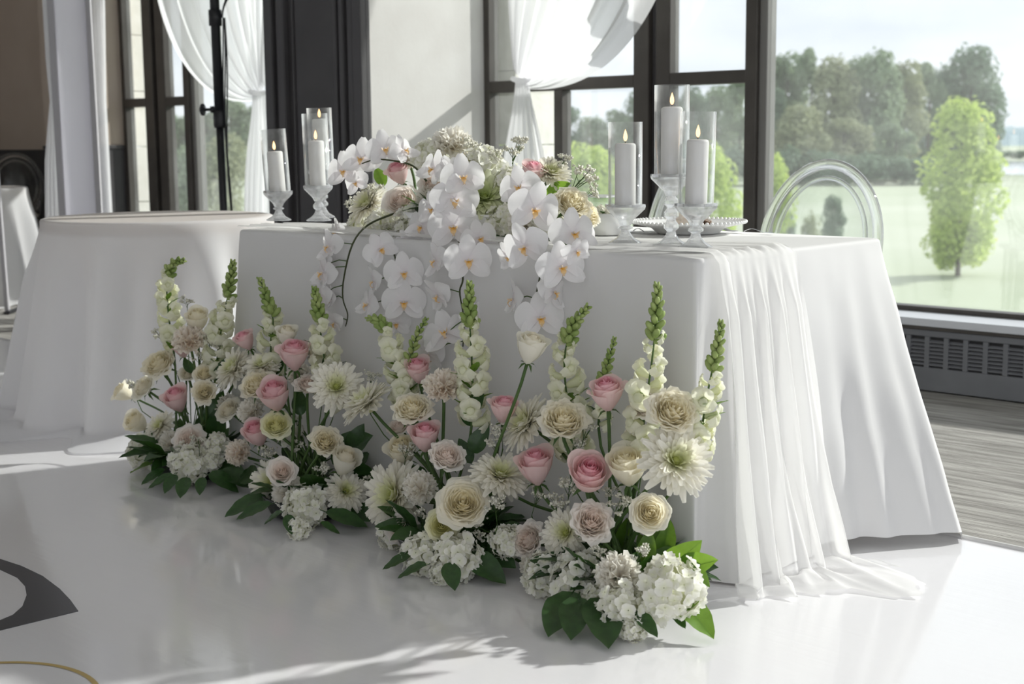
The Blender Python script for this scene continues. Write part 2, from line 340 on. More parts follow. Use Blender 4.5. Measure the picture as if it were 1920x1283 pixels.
def win_bay(name, xl, xa, xb, xc, xd, xe, low=None, label=''):
    """xl-xa transom light, xa-xb post, xb-xc transom light, xc-xd post, xd-xe picture pane"""
    o = bpy.data.objects.new(name, None); C.objects.link(o); o['kind'] = 'structure'; o['label'] = label
    post(o, xl-.04, xl, ZS, ZH)
    w = xb-xa
    post(o, xa, xa+w*.42, ZS, ZH); post(o, xa+w*.42, xa+w*.62, ZS, ZH, 'post_recess', 'charcoal', .03); post(o, xa+w*.62, xb, ZS, ZH)
    post(o, xc, xc+(xd-xc)*.6, ZS, ZH, y0=-.01); post(o, xc+(xd-xc)*.6, xd, ZS, ZH, 'post_reveal', 'frame_light', .012)
    for a, b in ((xl, xa), (xb, xc)):
        post(o, a, b, ZT0, ZT1, 'transom'); post(o, a, b, ZS, .318, 'bottom_rail'); post(o, a, b, 2.9, ZH, 'top_rail')
        pane(o, a, b, ZT1, 2.9)
        if low and a == xl:
            post(o, low[0], low[1], .318, ZT0); pane(o, a, low[0], .318, ZT0); pane(o, low[1], b, .318, ZT0)
        else: pane(o, a, b, .318, ZT0)
    post(o, xd, xe, ZS, .318, 'bottom_rail'); post(o, xd, xe, 2.9, ZH, 'top_rail'); pane(o, xd, xe, .318, 2.9)
    post(o, xe, xe+.05, ZS, ZH)
    return o
win_bay('window_1', -7.10, -6.848, -6.588, -6.357, -6.256, -4.36, label='dark framed window beside the black light stand')
win_bay('window_2', -3.483, -2.502, -2.281, -1.848, -1.745, 3.2, (-3.021, -2.966), label='dark framed window behind the head table')
win_bay('window_3', 3.3, 4.2, 4.4, 4.85, 4.96, 6.8, label='dark framed window beyond the head table')
# pier between the windows: charcoal panelled face, pale grey side
XP0, XP1, YP = -4.317, -3.523, 2.061
pier = structure(boxo('wall_pier', M['wall_light'], None, XP0+.02, XP1, YP+.02, YW+.05, 0, ZC)); pier['label'] = 'pale grey pier between the windows'
boxo('face_board', M['charcoal'], pier, XP0, XP1+.004, YP, YP+.02, 0, ZC)
def molding(xa, xb, dep, nm='face_molding'): boxo(nm, M['charcoal'], pier, xa, xb, YP-dep, YP+.002, .18, ZC, bev=.006)
for xa, xb, dp in ((-4.317, -4.245, .03), (-4.225, -4.195, .018), (-4.195, -4.14, .034), (-4.105, -4.09, .012), (-3.765, -3.735, .014), (-3.70, -3.665, .03), (-3.645, -3.60, .022), (-3.585, -3.519, .04)):
    molding(xa, xb, dp)
boxo('plinth', M['charcoal'], pier, XP0-.01, XP1+.008, YP-.045, YP+.002, 0, .18, bev=.006)
# pier at the end of the first bay, beige over charcoal wainscot
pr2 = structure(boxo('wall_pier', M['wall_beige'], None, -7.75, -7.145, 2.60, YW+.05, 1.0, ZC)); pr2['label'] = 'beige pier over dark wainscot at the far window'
boxo('wainscot', M['charcoal'], pr2, -7.755, -7.140, 2.595, YW+.04, 0, 1.0, bev=.004)
boxo('wainscot_cap', M['charcoal'], pr2, -7.765, -7.13, 2.585, YW+.04, .985, 1.012, bev=.004)
wl = structure(boxo('wall_left', M['wall_beige'], None, -9.65, -9.5, -1.0, YW+.1, .98, ZC)); wl['label'] = 'beige end wall in shade'  # cut short out of view, leaving an invented opening for side light
boxo('wainscot', M['charcoal'], wl, -9.65, -9.49, -1.0, YW+.1, 0, .98)
boxo('wainscot_cap', M['charcoal'], wl, -9.65, -9.465, -1.0, YW+.1, .965, 1.0, bev=.004)
for z in (.90, .70, .42, .14): boxo('wainscot_rail', M['charcoal'], wl, -9.5, -9.475, -1.0, YW, z-.025, z+.025, bev=.006)
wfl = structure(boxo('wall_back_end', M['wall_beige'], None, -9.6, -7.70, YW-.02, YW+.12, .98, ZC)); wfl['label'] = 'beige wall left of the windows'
boxo('wainscot', M['charcoal'], wfl, -9.6, -7.70, YW-.03, YW+.12, .265, .98)
wf = structure(boxo('wall_front', M['wall_light'], None, -11.5, 1.4, -6.1, -6, 0, ZC)); wf['label'] = 'unseen pale wall opposite the windows, sized for the light'  # unseen; length set for invented fill-light openings and even pane reflections
# outside piers of cream stone blocks
def stone(x0, x1, y0, y1, label):
    o = bpy.data.objects.new('stone_pier', None); C.objects.link(o); o['kind'] = 'structure'; o['label'] = label; o.location = ((x0+x1)/2, (y0+y1)/2, -3)
    z = -3.0; k = 0
    while z < ZC+.3:
        boxo('stone_block', M['stone'], o, x0-(.004 if k % 2 else 0), x1+(.004 if k % 2 else 0), y0, y1, z, z+.395, bev=.004); z += .40; k += 1
    return o
stone(-4.2, -3.46, 3.06, 3.42, 'cream stone pier outside between the windows')
stone(-8.2, -7.27, 3.03, 3.31, 'cream stone pier outside at the far window')
# convector under the sill
ht = thing('convector_heater', 'grey convector heater with louvred grille under the window sill', 'heater', (-.3, 2.75, 0))
HX0, HX1 = -1.75, 1.6
boxo('casing', M['heater'], ht, HX0, HX1, 2.715, 2.86, .008, .262)
boxo('front_panel', M['heater'], ht, HX0, HX1, 2.700, 2.716, .0, .095, bev=.003)
boxo('top_rail', M['heater'], ht, HX0, HX1, 2.694, 2.716, .222, .250, bev=.004)
boxo('lip', M['frame'], ht, HX0, HX1, 2.685, 2.716, .250, .2655, bev=.003)
boxo('grille_shade_sheet', M['heater_dark'], ht, HX0, HX1, 2.711, 2.7165, .095, .222)  # solid dark sheet over the casing, painted-in shade of the grille recess
x = HX0
bar_me = MB().box(0, .021, 2.700, 2.7115, .095, .222).mesh('grille_bar', False)
slat_me = MB().add([(0, 2.701, 0), (.062, 2.701, 0), (.062, 2.7105, .007), (0, 2.7105, .007), (0, 2.701, -.003), (.062, 2.701, -.003), (.062, 2.7105, .004), (0, 2.7105, .004)],
    [(0, 1, 2, 3), (7, 6, 5, 4), (0, 4, 5, 1), (1, 5, 6, 2), (2, 6, 7, 3), (3, 7, 4, 0)]).mesh('grille_slat', False)
k = 0
while x < HX1-.05:
    link('grille_bar', bar_me, M['heater'], ht, loc=(x, 0, 0), world=True)
    if -.95 < x < -.2:
        for j in range(7): link('grille_slat', slat_me, M['heater'], ht, loc=(x+.021, 0, .107+j*.0157), world=True)
    else:
        jm = MB()
        for j in range(7): jm.box(x+.021, x+.083, 2.702, 2.711, .107+j*.0157, .110+j*.0157)
        build(jm, 'grille_louvre', M['heater'], ht, smooth=False)
    x += .083; k += 1

# ================================================================== HEAD TABLE
TX0, TX1, TY0, TY1, TZ = -1.75, 0.0, 0.0, .82, .762
tb = thing('head_table', 'rectangular head table hidden under a white floor-length cloth', 'table', (-.875, .41, 0))
boxo('tabletop', M['wood'], tb, TX0+.015, TX1-.015, TY0+.015, TY1-.015, .718, .754, bev=.003)
for lx in (TX0+.12, TX1-.15):
    for ly in (TY0+.10, TY1-.13): boxo('leg', M['steel'], tb, lx, lx+.03, ly, ly+.03, 0, .718)
# cloth: loft from the top outline to the hem outline
RC = .022
def rect_loop(n_long, n_short, n_c):
    pts = []
    def arc(cx, cy, a0):
        for i in range(n_c+1):
            a = a0+PI/2*i/n_c; pts.append((cx+RC*math.cos(a), cy+RC*math.sin(a), 'c'))
    def seg(a, b, n):
        for i in range(1, n): pts.append((lerp(a[0], b[0], i/n), lerp(a[1], b[1], i/n), 's'))
    seg((TX0+RC, TY0), (TX1-RC, TY0), n_long); arc(TX1-RC, TY0+RC, -PI/2)
    seg((TX1, TY0+RC), (TX1, TY1-RC), n_short); arc(TX1-RC, TY1-RC, 0)
    seg((TX1-RC, TY1), (TX0+RC, TY1), n_long//2); arc(TX0+RC, TY1-RC, PI/2)
    seg((TX0, TY1-RC), (TX0, TY0+RC), n_short//2); arc(TX0+RC, TY0+RC, PI)
    return [(p[0], p[1]) for p in pts]
LOOP = rect_loop(110, 60, 10)
HEM = [  # (top x, top y) -> hem offset from the top outline
    (-1.75, 0.02, -.045, -.03), (-1.72, 0, -.03, -.06), (-1.5, 0, 0, -.025), (-1.1, 0, 0, -.035), (-.7, 0, 0, -.02), (-.35, 0, 0, -.04), (-.12, 0, .0, -.015), (-.05, 0, .01, -.065),
    (-.01, 0, .045, -.06), (0, .035, -.03, .0), (0, .075, .06, .0), (0, .14, .05, .0), (0, .25, .07, .02), (0, .40, .085, .035), (0, .50, .115, .02), (0, .62, .19, -.03), (0, .72, .255, -.03), (0, .80, .285, -.055),
    (-.004, .82, .235, .02), (-.03, .82, .13, .07), (-.12, .82, .02, .05), (-.5, .82, 0, .04), (-1.0, .82, 0, .06), (-1.5, .82, 0, .04), (-1.73, .82, -.1, .12), (-1.75, .80, -.12, .1), (-1.75, .5, -.05, 0), (-1.75, .2, -.05, 0)]
def perim(x, y):
    if abs(y-TY0) < 1e-4 or (y < TY0+RC and y-TY0 < TX1-x and x-TX0 > y): return x-TX0
    if x > TX1-RC-1e-6 and y < TY1-RC*.3: return 1.75+(y-TY0)
    if y > TY1-RC-1e-6 and x > TX0+RC*.3: return 1.75+.82+(TX1-x)
    return 1.75*2+.82+(TY1-y)
HP = sorted([(perim(a, b), c, d) for a, b, c, d in HEM]); TOT = 2*(1.75+.82)
def hem(s):
    q = [(HP[-1][0]-TOT,)+HP[-1][1:]]+HP+[(HP[0][0]+TOT,)+HP[0][1:]]
    for i in range(len(q)-1):
        if q[i][0] <= s <= q[i+1][0]:
            t = sstep((s-q[i][0])/max(1e-9, q[i+1][0]-q[i][0])); return lerp(q[i][1], q[i+1][1], t), lerp(q[i][2], q[i+1][2], t)
    return 0, 0
def cloth_pt(i, j):
    n = len(LOOP); x, y = LOOP[i % n]
    if j == 0: return (x+(.5*(TX0+TX1)-x)*.02, y+(.41-y)*.02, TZ)
    t = (j-1)/27.0
    if j <= 4:                                   # rolled edge
        a = PI/2*j/4; rr = .012
        cx, cy = x+(-.875-x)*0, y
        nx, ny = outn(i); return (x-nx*rr*(1-math.sin(a)), y-ny*rr*(1-math.sin(a)), TZ-rr*(1-math.cos(a)))
    t = (j-4)/26.0; s = perim(x, y); hx, hy = hem(s); z = lerp(TZ-.012, .006, t)
    nx, ny = outn(i); g = t**1.05
    wv = (.006*math.sin(s*7.3)+.005*math.sin(s*17+1.3))*g + .004*nse(s*5, t*3)*min(1, t*4) + .0022*nse(s*14, t*7, 3)
    hz = 0.012+.010*math.sin(s*9)
    if 1.75+.35 < s < 1.75+.80: z = lerp(TZ-.012, .030, t)
    return (x+hx*g+nx*wv, y+hy*g+ny*wv, z)
def outn(i):
    n = len(LOOP); a = LOOP[(i-1) % n]; b = LOOP[(i+1) % n]; d = Vector((b[0]-a[0], b[1]-a[1])).normalized(); return d.y, -d.x
cm = MB(); n = len(LOOP); rows = 31
vs = [cloth_pt(i, j) for j in range(rows) for i in range(n)]
fs = [(j*n+i, (j+1)*n+i, (j+1)*n+(i+1) % n, j*n+(i+1) % n) for j in range(rows-1) for i in range(n)]
vs.append((-.875, .41, TZ)); fs += [(i, (i+1) % n, len(vs)-1) for i in range(n)]
cm.add(vs, fs)
tag(build(cm, 'tablecloth', M['cloth']), 'plain white floor-length cloth over the rectangular head table', 'tablecloth')

# chiffon runner -------------------------------------------------------
def runner():
    mb = MB(); NU, NV = 90, 150
    def f(u, v):
        # v 0..0.5 along the table top, .5...82 down the end, then pooled on the floor
        fold = .5*math.sin(u*31+2*nse(v*3, 5)*2)+.35*math.sin(u*67+v*4)+.3*nse(u*9, v*6)
        if v < .5:
            k = v/.5; x = lerp(-1.765, -.004, k)
            y0 = .012+.012*nse(k*4, 1)*(1-k)+.018*sstep((k-.85)/.15); w = lerp(.20, .36, sstep((k-.55)/.45))+.02*math.sin(k*9)
            yy = y0+u*w+.012*math.sin(k*14+u*3)
            z = TZ+.004+.0065*(fold+1.0)*(.6+.5*math.sin(k*11+u*4)**2)
            if k < .03: z -= 0.0
            return (x, yy, z)
        if v < .82:
            t = (v-.5)/.32
            if t < .06:
                a = t/.06*PI/2; x = -.004+.020*math.sin(a); z = TZ+.004-.014*(1-math.cos(a))
                yy = .03+u*.342+.012*math.sin(14+u*3); return (x, yy, z+.0065*(fold+1)*(1-t/.06))
            tt = (t-.06)/.94; z = lerp(TZ-.01, .02, tt)
            ya = lerp(.035, .0, sstep(tt*1.2)); yb = lerp(.372, .36, tt)+.10*max(0, tt-.75)*4*.35
            yy = lerp(ya, yb, u)+.012*math.sin(u*20+tt*3)*tt
            x = .016+lerp(.0, .085, tt)+.030*tt*u*1.2+(.012+.022*tt)*(fold+.8)*min(1, tt*6)
            if u < .12: x += .012
            return (x, yy, z)
        t = (v-.82)/.18; a = lerp(-1.25, .55, u); r = t*lerp(.03, .20, sstep(u*1.3))*(1+.25*math.sin(u*11)+.2*nse(u*6, 2))
        ya = 0.0; yb = .395; y0 = lerp(ya, yb, u)+.012*math.sin(u*20+3); x0 = .016+.085+.036*u+(.034)*(fold+.8)
        z = .008+.012*(1+math.sin(u*40+t*7))*(1-t*.75)+.014*math.sin(t*PI)*(1+.6*math.sin(u*17+t*5))
        return (x0+r*math.cos(a)*1.0, y0+r*math.sin(a)*.6, max(.004, z*.9*(1-t)+.004+.008*t*(1+math.sin(u*27))*.5))
    mb.grid(f, NU, NV); return mb
tag(build(runner(), 'table_runner', M['chiffon']), 'sheer cream chiffon runner draped over the head table and pooling on the floor', 'table runner')

# ================================================================== ROUND TABLE
RT = Vector((-2.80, .39, 0)); RR = .425; RZ = .752
rt = thing('round_table', 'small round table under a thin white cloth beside the head table', 'table', RT)
build(MB().lathe([(0, RZ-.058), (RR-.02, RZ-.058), (RR-.012, RZ-.05), (RR-.012, RZ-.012), (RR-.02, RZ-.006), (0, RZ-.006)], 48, RT), 'tabletop', M['wood'], rt)
build(MB().lathe([(.035, 0), (.035, RZ-.058)], 16, RT), 'pedestal', M['steel'], rt)
build(MB().lathe([(0, .02), (.24, .02), (.25, .01), (.25, 0)], 32, RT), 'base', M['steel'], rt)
def round_cloth(c, Rr, zt, seed, nf=9, flare=.13, pool=.2):
    mb = MB(); NU, NV = 180, 44
    ph = [seed*1.7+nse(i*3.1, seed)*2 for i in range(4)]
    def f(u, v):
        a = 2*PI*u
        if v < .25:
            r = Rr*v/.25*.985; return (c.x+r*math.cos(a), c.y+r*math.sin(a), zt)
        if v < .30:
            b = (v-.25)/.05*PI/2; r = Rr*.985+.012*math.sin(b); return (c.x+r*math.cos(a), c.y+r*math.sin(a), zt-.012*(1-math.cos(b)))
        w = math.sin(a*nf+ph[0])*.55+.45*math.sin(a*(nf*2-3)+ph[1]+v*1.5)+.3*nse(math.cos(a)*3, math.sin(a)*3, seed+v)
        if v < .86:
            t = (v-.30)/.56; z = lerp(zt-.012, .03, t); r = Rr*.985+.012+flare*t**1.2+.07*w*min(1, t*3.5)*(.45+.55*t)
            aa = a+.04*math.sin(a*5+seed)*t
            return (c.x+r*math.cos(aa), c.y+r*math.sin(aa), z)
        t = (v-.86)/.14; r0 = Rr*.985+.012+flare+.07*w; k = .5+.5*math.sin(a*4+ph[2])+.4*math.sin(a*9+ph[3])
        r = r0+pool*t*(.35+.65*max(0, k)); z = .006+(.024*(1-t)+.03*math.sin(t*PI)*(.5+.5*math.sin(a*13+ph[1]+t*3)))*(1-t*.6)
        aa = a+.04*math.sin(a*5+seed); return (c.x+r*math.cos(aa), c.y+r*math.sin(aa), z)
    mb.grid(f, NU, NV, closed=True); return mb
tag(build(round_cloth(RT, RR, RZ, 2.0), 'tablecloth', M['cloth_thin']), 'thin white cloth pooling around the small round table', 'tablecloth')

# ================================================================== CURTAINS AND THE FAR LEFT
def swag(name, label, y, top0, top1, tie, wtie, side, foot, zt=2.92):
    """curtain hung from top0..top1 (x), gathered at tie (x,z), falling to foot (x0,x1); side=+1 sweeps in from the right"""
    t = thing(name, label, 'curtain', ((foot[0]+foot[1])/2, y, 0))
    mb = MB(); NU, NV = 100, 60
    def f(u, v):
        xt = lerp(top0, top1, u); k = u if side > 0 else 1-u         # k: 0 straight edge, 1 sagging edge
        xe = tie[0]+(u-.5)*wtie; ze = tie[1]+.035*(1-k)-.05*k
        p0 = Vector((xt, zt)); p3 = Vector((xe, ze)); w = abs(top1-top0)
        p1 = Vector((xt-side*.02*w*k, lerp(zt, ze, .45+.12*k))); p2 = Vector((lerp(xe, xt, .10+.62*k*k), ze+lerp(.35, -.06, k**.7)))
        q = bez(p0, p1, p2, p3, v)
        amp = .035*(1-v)**.5+.012
        dy = amp*(math.sin(u*2*PI*8+1.2*math.sin(v*3))+.5*math.sin(u*2*PI*17+v*2))
        if v > .97: dy *= .5
        return (q.x, y+dy-.05*math.sin(v*PI)*k, q.y)
    mb.grid(f, NU, NV); build(mb, 'swag', M['voile'], t)
    m2 = MB()
    def g(u, v):
        w = lerp(wtie, foot[1]-foot[0], sstep(min(1, v*2.4))**.8); xc = lerp(tie[0], (foot[0]+foot[1])/2, sstep(v*1.6))
        dy = lerp(.012, .035, v)*(math.sin(u*2*PI*6+.6*math.sin(v*4))+.4*math.sin(u*2*PI*13))
        return (xc+(u-.5)*w, y+dy, lerp(tie[1]+.01, .02, v))
    m2.grid(g, 70, 40); build(m2, 'tail', M['voile'], t)
    m3_ = MB(); m3_.tube([(tie[0]+.5*wtie*1.08*math.cos(a), y+.05*math.sin(a), tie[1]-.002+.006*math.sin(a*2)) for a in [i*2*PI/20 for i in range(20)]], .013, 8, closed=True)
    build(m3_, 'tieback', M['voile'], t); return t
swag('curtain', 'white voile curtain tied back at the window behind the head table', 2.74, -3.32, -1.95, (-3.11, 1.33), .085, 1, (-3.27, -2.95))
swag('curtain', 'white voile curtain tied back behind the black light stand', 2.74, -6.55, -5.10, (-5.33, 1.33), .12, -1, (-5.53, -5.22))

# light stand
LP = ony(419, 392, 1.75); lx, ly = LP.x, LP.y
top = ony(397, 0, 1.75); topx = LP.x+.0
st = thing('light_stand', 'black pole light stand with clamp knob and hanging cables by the window', 'light stand', (lx, ly, 0))
tl = lambda z: (lx+(z-.7)*-.010, ly, z)
build(MB().tube([tl(.08), tl(1.17)], .020, 12), 'lower_pole', M['black'], st)
build(MB().tube([tl(1.16), tl(3.1)], .025, 12), 'upper_pole', M['black'], st)
build(MB().tube([tl(1.10), tl(1.115), tl(1.18), tl(1.19)], lambda t: .032 if .05 < t < .95 else .028, 12), 'collar', M['black'], st)
build(MB().tube([tl(1.62), tl(1.70)], .034, 12), 'collar', M['black'], st)
kz = 1.195; kb = Vector(tl(kz)); kd = -RGT.copy(); kd.z = 0; kd.normalize()
kn = build(MB().tube([kb, kb+kd*.075], .008, 8).tube([kb+kd*.026, kb+kd*.044], .018, 10), 'clamp', M['black'], st)
kmb = MB()
for i in range(6):
    a = 2*PI*i/6; o_ = Vector((0, 0, 1))*math.cos(a)*.012+FWD.cross(Vector((0, 0, 1)))*0+kd.cross(Vector((0, 0, 1)))*math.sin(a)*.012
    kmb.ball(kb+kd*.085+o_*1.5, .014, 8, 5)
kmb.tube([kb+kd*.072, kb+kd*.10], .015, 10)
build(kmb, 'knob', M['black'], st)
build(MB().tube([kb+kd*(.03+.016*math.cos(a))+Vector((0, 0, -.028+.018*math.sin(a))) for a in [i*2*PI/16 for i in range(16)]], .0014, 5, closed=True), 'safety_ring', M['steel'], st)
for i in range(3):
    a = 2*PI*i/3+.4; e = Vector((lx+.42*math.cos(a), ly+.42*math.sin(a), .012))
    build(MB().tube([tl(.42), e], .009, 8), 'leg', M['black'], st)
rg = RGT.copy(); rg.z = 0; rg.normalize()
for i in range(3):
    o = .012+.006*i
    pts = []
    for j in range(14):
        z = lerp(.35, 1.66, j/13); s_ = .034+.010*math.sin(j*.55+i*.8)+.004*i; pts.append(Vector(tl(z))+rg*s_)
    for j in range(9):
        t_ = j/8; pts.append(Vector(tl(1.66+.10*min(1, t_*2.2)-.02*i*t_))+rg*(.036+.16*t_*t_+.01*t_)+Vector((0, 0, .05*t_)))
    build(MB().tube(pts, .004, 6), 'cable', M['black'], st)

# lilac backdrop column with side drapes
bd = 8.0
b0 = at(150, 520, bd); b0.z = 0
bk = thing('backdrop_column', 'tall lilac-white fabric backdrop panel between grey rails behind the round table', 'backdrop', b0)
rgt = rg; fw = FWD.copy(); fw.z = 0; fw.normalize()
def strip(name, m, x0a, x0b, x1a, x1b, off, th=.012, zt=3.0):
    """quad slab across the view: pixel span (x0a..x0b) at the foot, (x1a..x1b) at the top of the picture"""
    def w(px, py): p = at(px, py, bd+off); return p
    f0, f1, g0, g1 = w(x0a, 395), w(x0b, 395), w(x1a, 0), w(x1b, 0)
    def ext(a, b, z): t = (z-a.z)/(b.z-a.z); return a+(b-a)*t
    lo0, lo1, hi0, hi1 = ext(f0, g0, .005), ext(f1, g1, .005), ext(f0, g0, zt), ext(f1, g1, zt)
    b_ = fw*th; vs_ = [lo0, lo1, hi1, hi0, lo0+b_, lo1+b_, hi1+b_, hi0+b_]
    return build(MB().add(vs_, [(0, 1, 2, 3), (7, 6, 5, 4), (0, 4, 5, 1), (1, 5, 6, 2), (2, 6, 7, 3), (3, 7, 4, 0)]), name, M[m], bk, smooth=False)
strip('panel', 'lilac', 120, 181, 98, 160, 0); strip('rail', 'rail', 110, 121, 87, 98.5, -.02, .03); strip('rail', 'rail', 180, 190, 159, 168, -.02, .03)
strip('base_rail', 'rail', 110, 190, 87, 168, .02, .02, .05)
def drape(name, label, pts, off, m='voile', ripple=5, cat='drape', amp=.02):
    """hanging drape: pts = list of (py, xl, xr) in the picture at distance bd+off"""
    mb = MB(); d = bd+off
    rows_ = [(at(xl, py, d), at(xr, py, d)) for py, xl, xr in pts]
    def f(u, v):
        k = v*(len(rows_)-1); i = min(int(k), len(rows_)-2); t = sstep(k-i)
        p = rows_[i][0].lerp(rows_[i+1][0], t).lerp(rows_[i][1].lerp(rows_[i+1][1], t), u)
        p = p+fw*(amp*math.sin(u*2*PI*ripple+v*2))
        return (p.x, p.y, max(.006, p.z))
    mb.grid(f, 60, 40); return tag(build(mb, name, M[m]), label, cat)
drape('side_drape', 'white drape gathered at the waist left of the lilac backdrop panel', [(-320, 66, 92), (0, 79, 96), (110, 85, 104), (190, 93, 112), (230, 89, 114), (300, 83, 116), (400, 83, 122), (640, 88, 140)], .06)
drape('side_drape', 'bright white drape hanging right of the lilac backdrop panel', [(-320, 145, 190), (0, 163, 196), (190, 172, 198), (395, 188, 209), (640, 196, 224)], .05)

# white panel at the far left edge, with a covered table and a ghost chair behind
pl = onz(6, 585, 0); pd = depth(pl)
wp = thing('white_screen', 'white screen panel with a slim grey metal edge standing on the carpet', 'screen', pl)
def vslab(name, m, px0, px1, th, d, z0, z1, par):
    p0, p1 = at(px0, 585, d), at(px1, 585, d); vs_ = []
    for z in (z0, z1):
        for p, o in ((p0, 0), (p1, 0), (p1, th), (p0, th)): q = p+fw*o+rgt*(-.02*(z-z0)*.9); vs_.append((q.x, q.y, z))
    return build(MB().add(vs_, [(3, 2, 1, 0), (4, 5, 6, 7), (0, 1, 5, 4), (1, 2, 6, 5), (2, 3, 7, 6), (3, 0, 4, 7)]), name, M[m], par, smooth=False)
vslab('panel', 'cloth', -220, 9, .02, pd, .03, 1.26, wp); vslab('metal_edge', 'rail', 9, 16, .03, pd-.005, .0, 1.29, wp); vslab('foot', 'black', 7, 18, .25, pd-.1, 0, .012, wp)
T2 = onz(-62, 562, 0); T2.z = 0
tb2 = thing('guest_table', 'round guest table under a white cloth behind the white screen', 'table', T2)
build(MB().lathe([(0, .69), (.40, .69), (.40, .735), (0, .735)], 32, T2), 'tabletop', M['wood'], tb2)
build(MB().lathe([(.04, 0), (.04, .69)], 12, T2), 'pedestal', M['steel'], tb2)
build(MB().lathe([(0, .02), (.24, .02), (.25, .0)], 24, T2), 'base', M['steel'], tb2)
tag(build(round_cloth(T2, .42, .742, 5.0, flare=.10, pool=.12), 'tablecloth', M['cloth_thin']), 'white cloth over the guest table behind the white screen', 'tablecloth')

# ================================================================== GHOST CHAIRS
def oval(w, h, n, z0, lean, r0=1.0):
    pts = []
    for i in range(n):
        a = 2*PI*i/n; x = .5*w*r0*math.cos(a)*(1-.06*math.sin(a)); z = .5*h*r0*math.sin(a); pts.append(Vector((x, lean*z, z0+z)))
    return pts
def ghost_chair(loc, rz, label, cushion=False):
    t = thing('ghost_chair', label, 'chair', loc, 'clear acrylic ghost chairs', rz)
    def part(mb, nm, m='acrylic'): return link(nm, mb.mesh(nm), M[m], t)
    zc = .715; H_, W_, ln = .46, .40, .20
    part(MB().tube([p+Vector((0, .19, 0)) for p in oval(W_, H_, 56, zc, ln)], .017, 10, closed=True), 'back_frame')
    part(MB().tube([p+Vector((0, .19, 0)) for p in oval(W_-.085, H_-.085, 56, zc, ln)], .008, 8, closed=True), 'back_molding')
    pm = MB(); n_ = 48
    o0 = [p+Vector((0, .186, 0)) for p in oval(W_-.03, H_-.03, n_, zc, ln)]; o1 = [p+Vector((0, .006, 0)) for p in o0]
    pm.add(o0+o1, [tuple(range(n_)), tuple(range(2*n_-1, n_-1, -1))]+[(i, i+n_, (i+1) % n_+n_, (i+1) % n_) for i in range(n_)])
    part(pm, 'back_panel', 'acrylic_thin')
    part(MB().lathe([(0, .44), (.19, .44), (.212, .45), (.215, .462), (.205, .47), (0, .468)], 40), 'seat')
    for sx in (-1, 1):
        part(MB().tube([(sx*.15, .15, .45), (sx*.165, .18, .53), (sx*.175, .165, .60)], .015, 8), 'back_post')
        part(MB().tube([(sx*.15, -.14, .45), (sx*.155, -.15, .3), (sx*.155, -.155, 0)], lambda q: .019-.007*q, 10), 'leg')
        part(MB().tube([(sx*.145, .14, .45), (sx*.155, .18, .25), (sx*.16, .24, 0)], lambda q: .019-.007*q, 10), 'leg')
    if cushion:
        part(MB().lathe([(0, .472), (.17, .472), (.195, .485), (.195, .50), (.17, .515), (0, .52)], 32), 'seat_cushion', 'cushion')
    return t
ghost_chair((-.455, 1.06, 0), 0, 'clear ghost chair behind the empty end of the head table')
ghost_chair((-1.20, 1.20, 0), -.52, 'clear ghost chair turned sideways behind the place setting')
gp = onz(34, 545, 0)
gp = at(22, 408, 10.5); gp.z = 0
ghost_chair(gp, .9, 'clear ghost chair with cream cushion against the dark wainscot', True)

# ================================================================== CANDLES, PLATE, CUTLERY
ZTOP = TZ+.0105
def candle_set(px, py, dz, hh, ch, cyl, tilt, g, labs):
    b = onz(px, py, ZTOP); b.z = ZTOP
    # faceted crystal footed holder
    k = hh-.055
    h = thing('candle_holder', labs[0], 'candle holder', b, g)
    def facet(i, z): return 1.0 if i % 2 else .95
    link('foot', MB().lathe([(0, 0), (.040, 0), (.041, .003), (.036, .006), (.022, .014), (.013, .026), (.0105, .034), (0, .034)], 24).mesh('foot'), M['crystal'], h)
    zz = .034; prof = [(0, .0335), (.010, .034)]; nb = 1 if hh < .14 else 3
    for q in range(nb):
        s_ = (k-.034)/nb; prof += [(.012, zz+s_*.1), (.0185, zz+s_*.3), (.0185, zz+s_*.6), (.012, zz+s_*.88), (.011, zz+s_)]; zz += s_
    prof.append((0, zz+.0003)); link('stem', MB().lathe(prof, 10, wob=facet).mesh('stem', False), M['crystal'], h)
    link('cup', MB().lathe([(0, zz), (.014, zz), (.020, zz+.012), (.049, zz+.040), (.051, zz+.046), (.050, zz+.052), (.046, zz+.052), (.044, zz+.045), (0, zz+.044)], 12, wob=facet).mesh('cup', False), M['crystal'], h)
    zc = b.z+zz+.0455
    q = Quaternion((FWD.x, FWD.y, 0), tilt)
    c = thing('pillar_candle', labs[1], 'candle', (b.x, b.y, zc), g and g.replace('holders', 'candles')); c.rotation_mode = 'QUATERNION'; c.rotation_quaternion = q
    link('wax', MB().lathe([(0, 0), (.0252, 0), (.0258, .002), (.0258, ch-.006), (.024, ch-.002), (.020, ch), (.008, ch-.003), (0, ch-.004)], 32).mesh('wax'), M['wax'], c)
    link('wick', MB().tube([(0, 0, ch-.005), (0, 0, ch+.006)], .0012, 6).mesh('wick'), M['wick'], c)
    link('flame', MB().lathe([(0, ch+.004), (.0035, ch+.007), (.0052, ch+.013), (.0046, ch+.020), (.0026, ch+.027), (0, ch+.034)], 12).mesh('flame'), M['flame'], c)
    gl = link('glass_cylinder', MB().lathe([(.0415, .001), (.0415, cyl), (.0388, cyl), (.0388, .001), (.0415, .001)], 40).mesh('glass_cylinder'), M['hurricane'], None, loc=(b.x, b.y, zc+.001), rot=q)
    tag(gl, labs[2], 'glass cylinder', g and g.replace('holders', 'cylinders'))
def labs(a): return ('cut crystal footed candle holder '+a, 'white pillar candle with LED flame '+a, 'clear glass cylinder around the candle '+a)
candle_set(523, 413.5, 0, .100, .135, .205, -.055, 'crystal holders', labs('on the corner nearest the round table'))
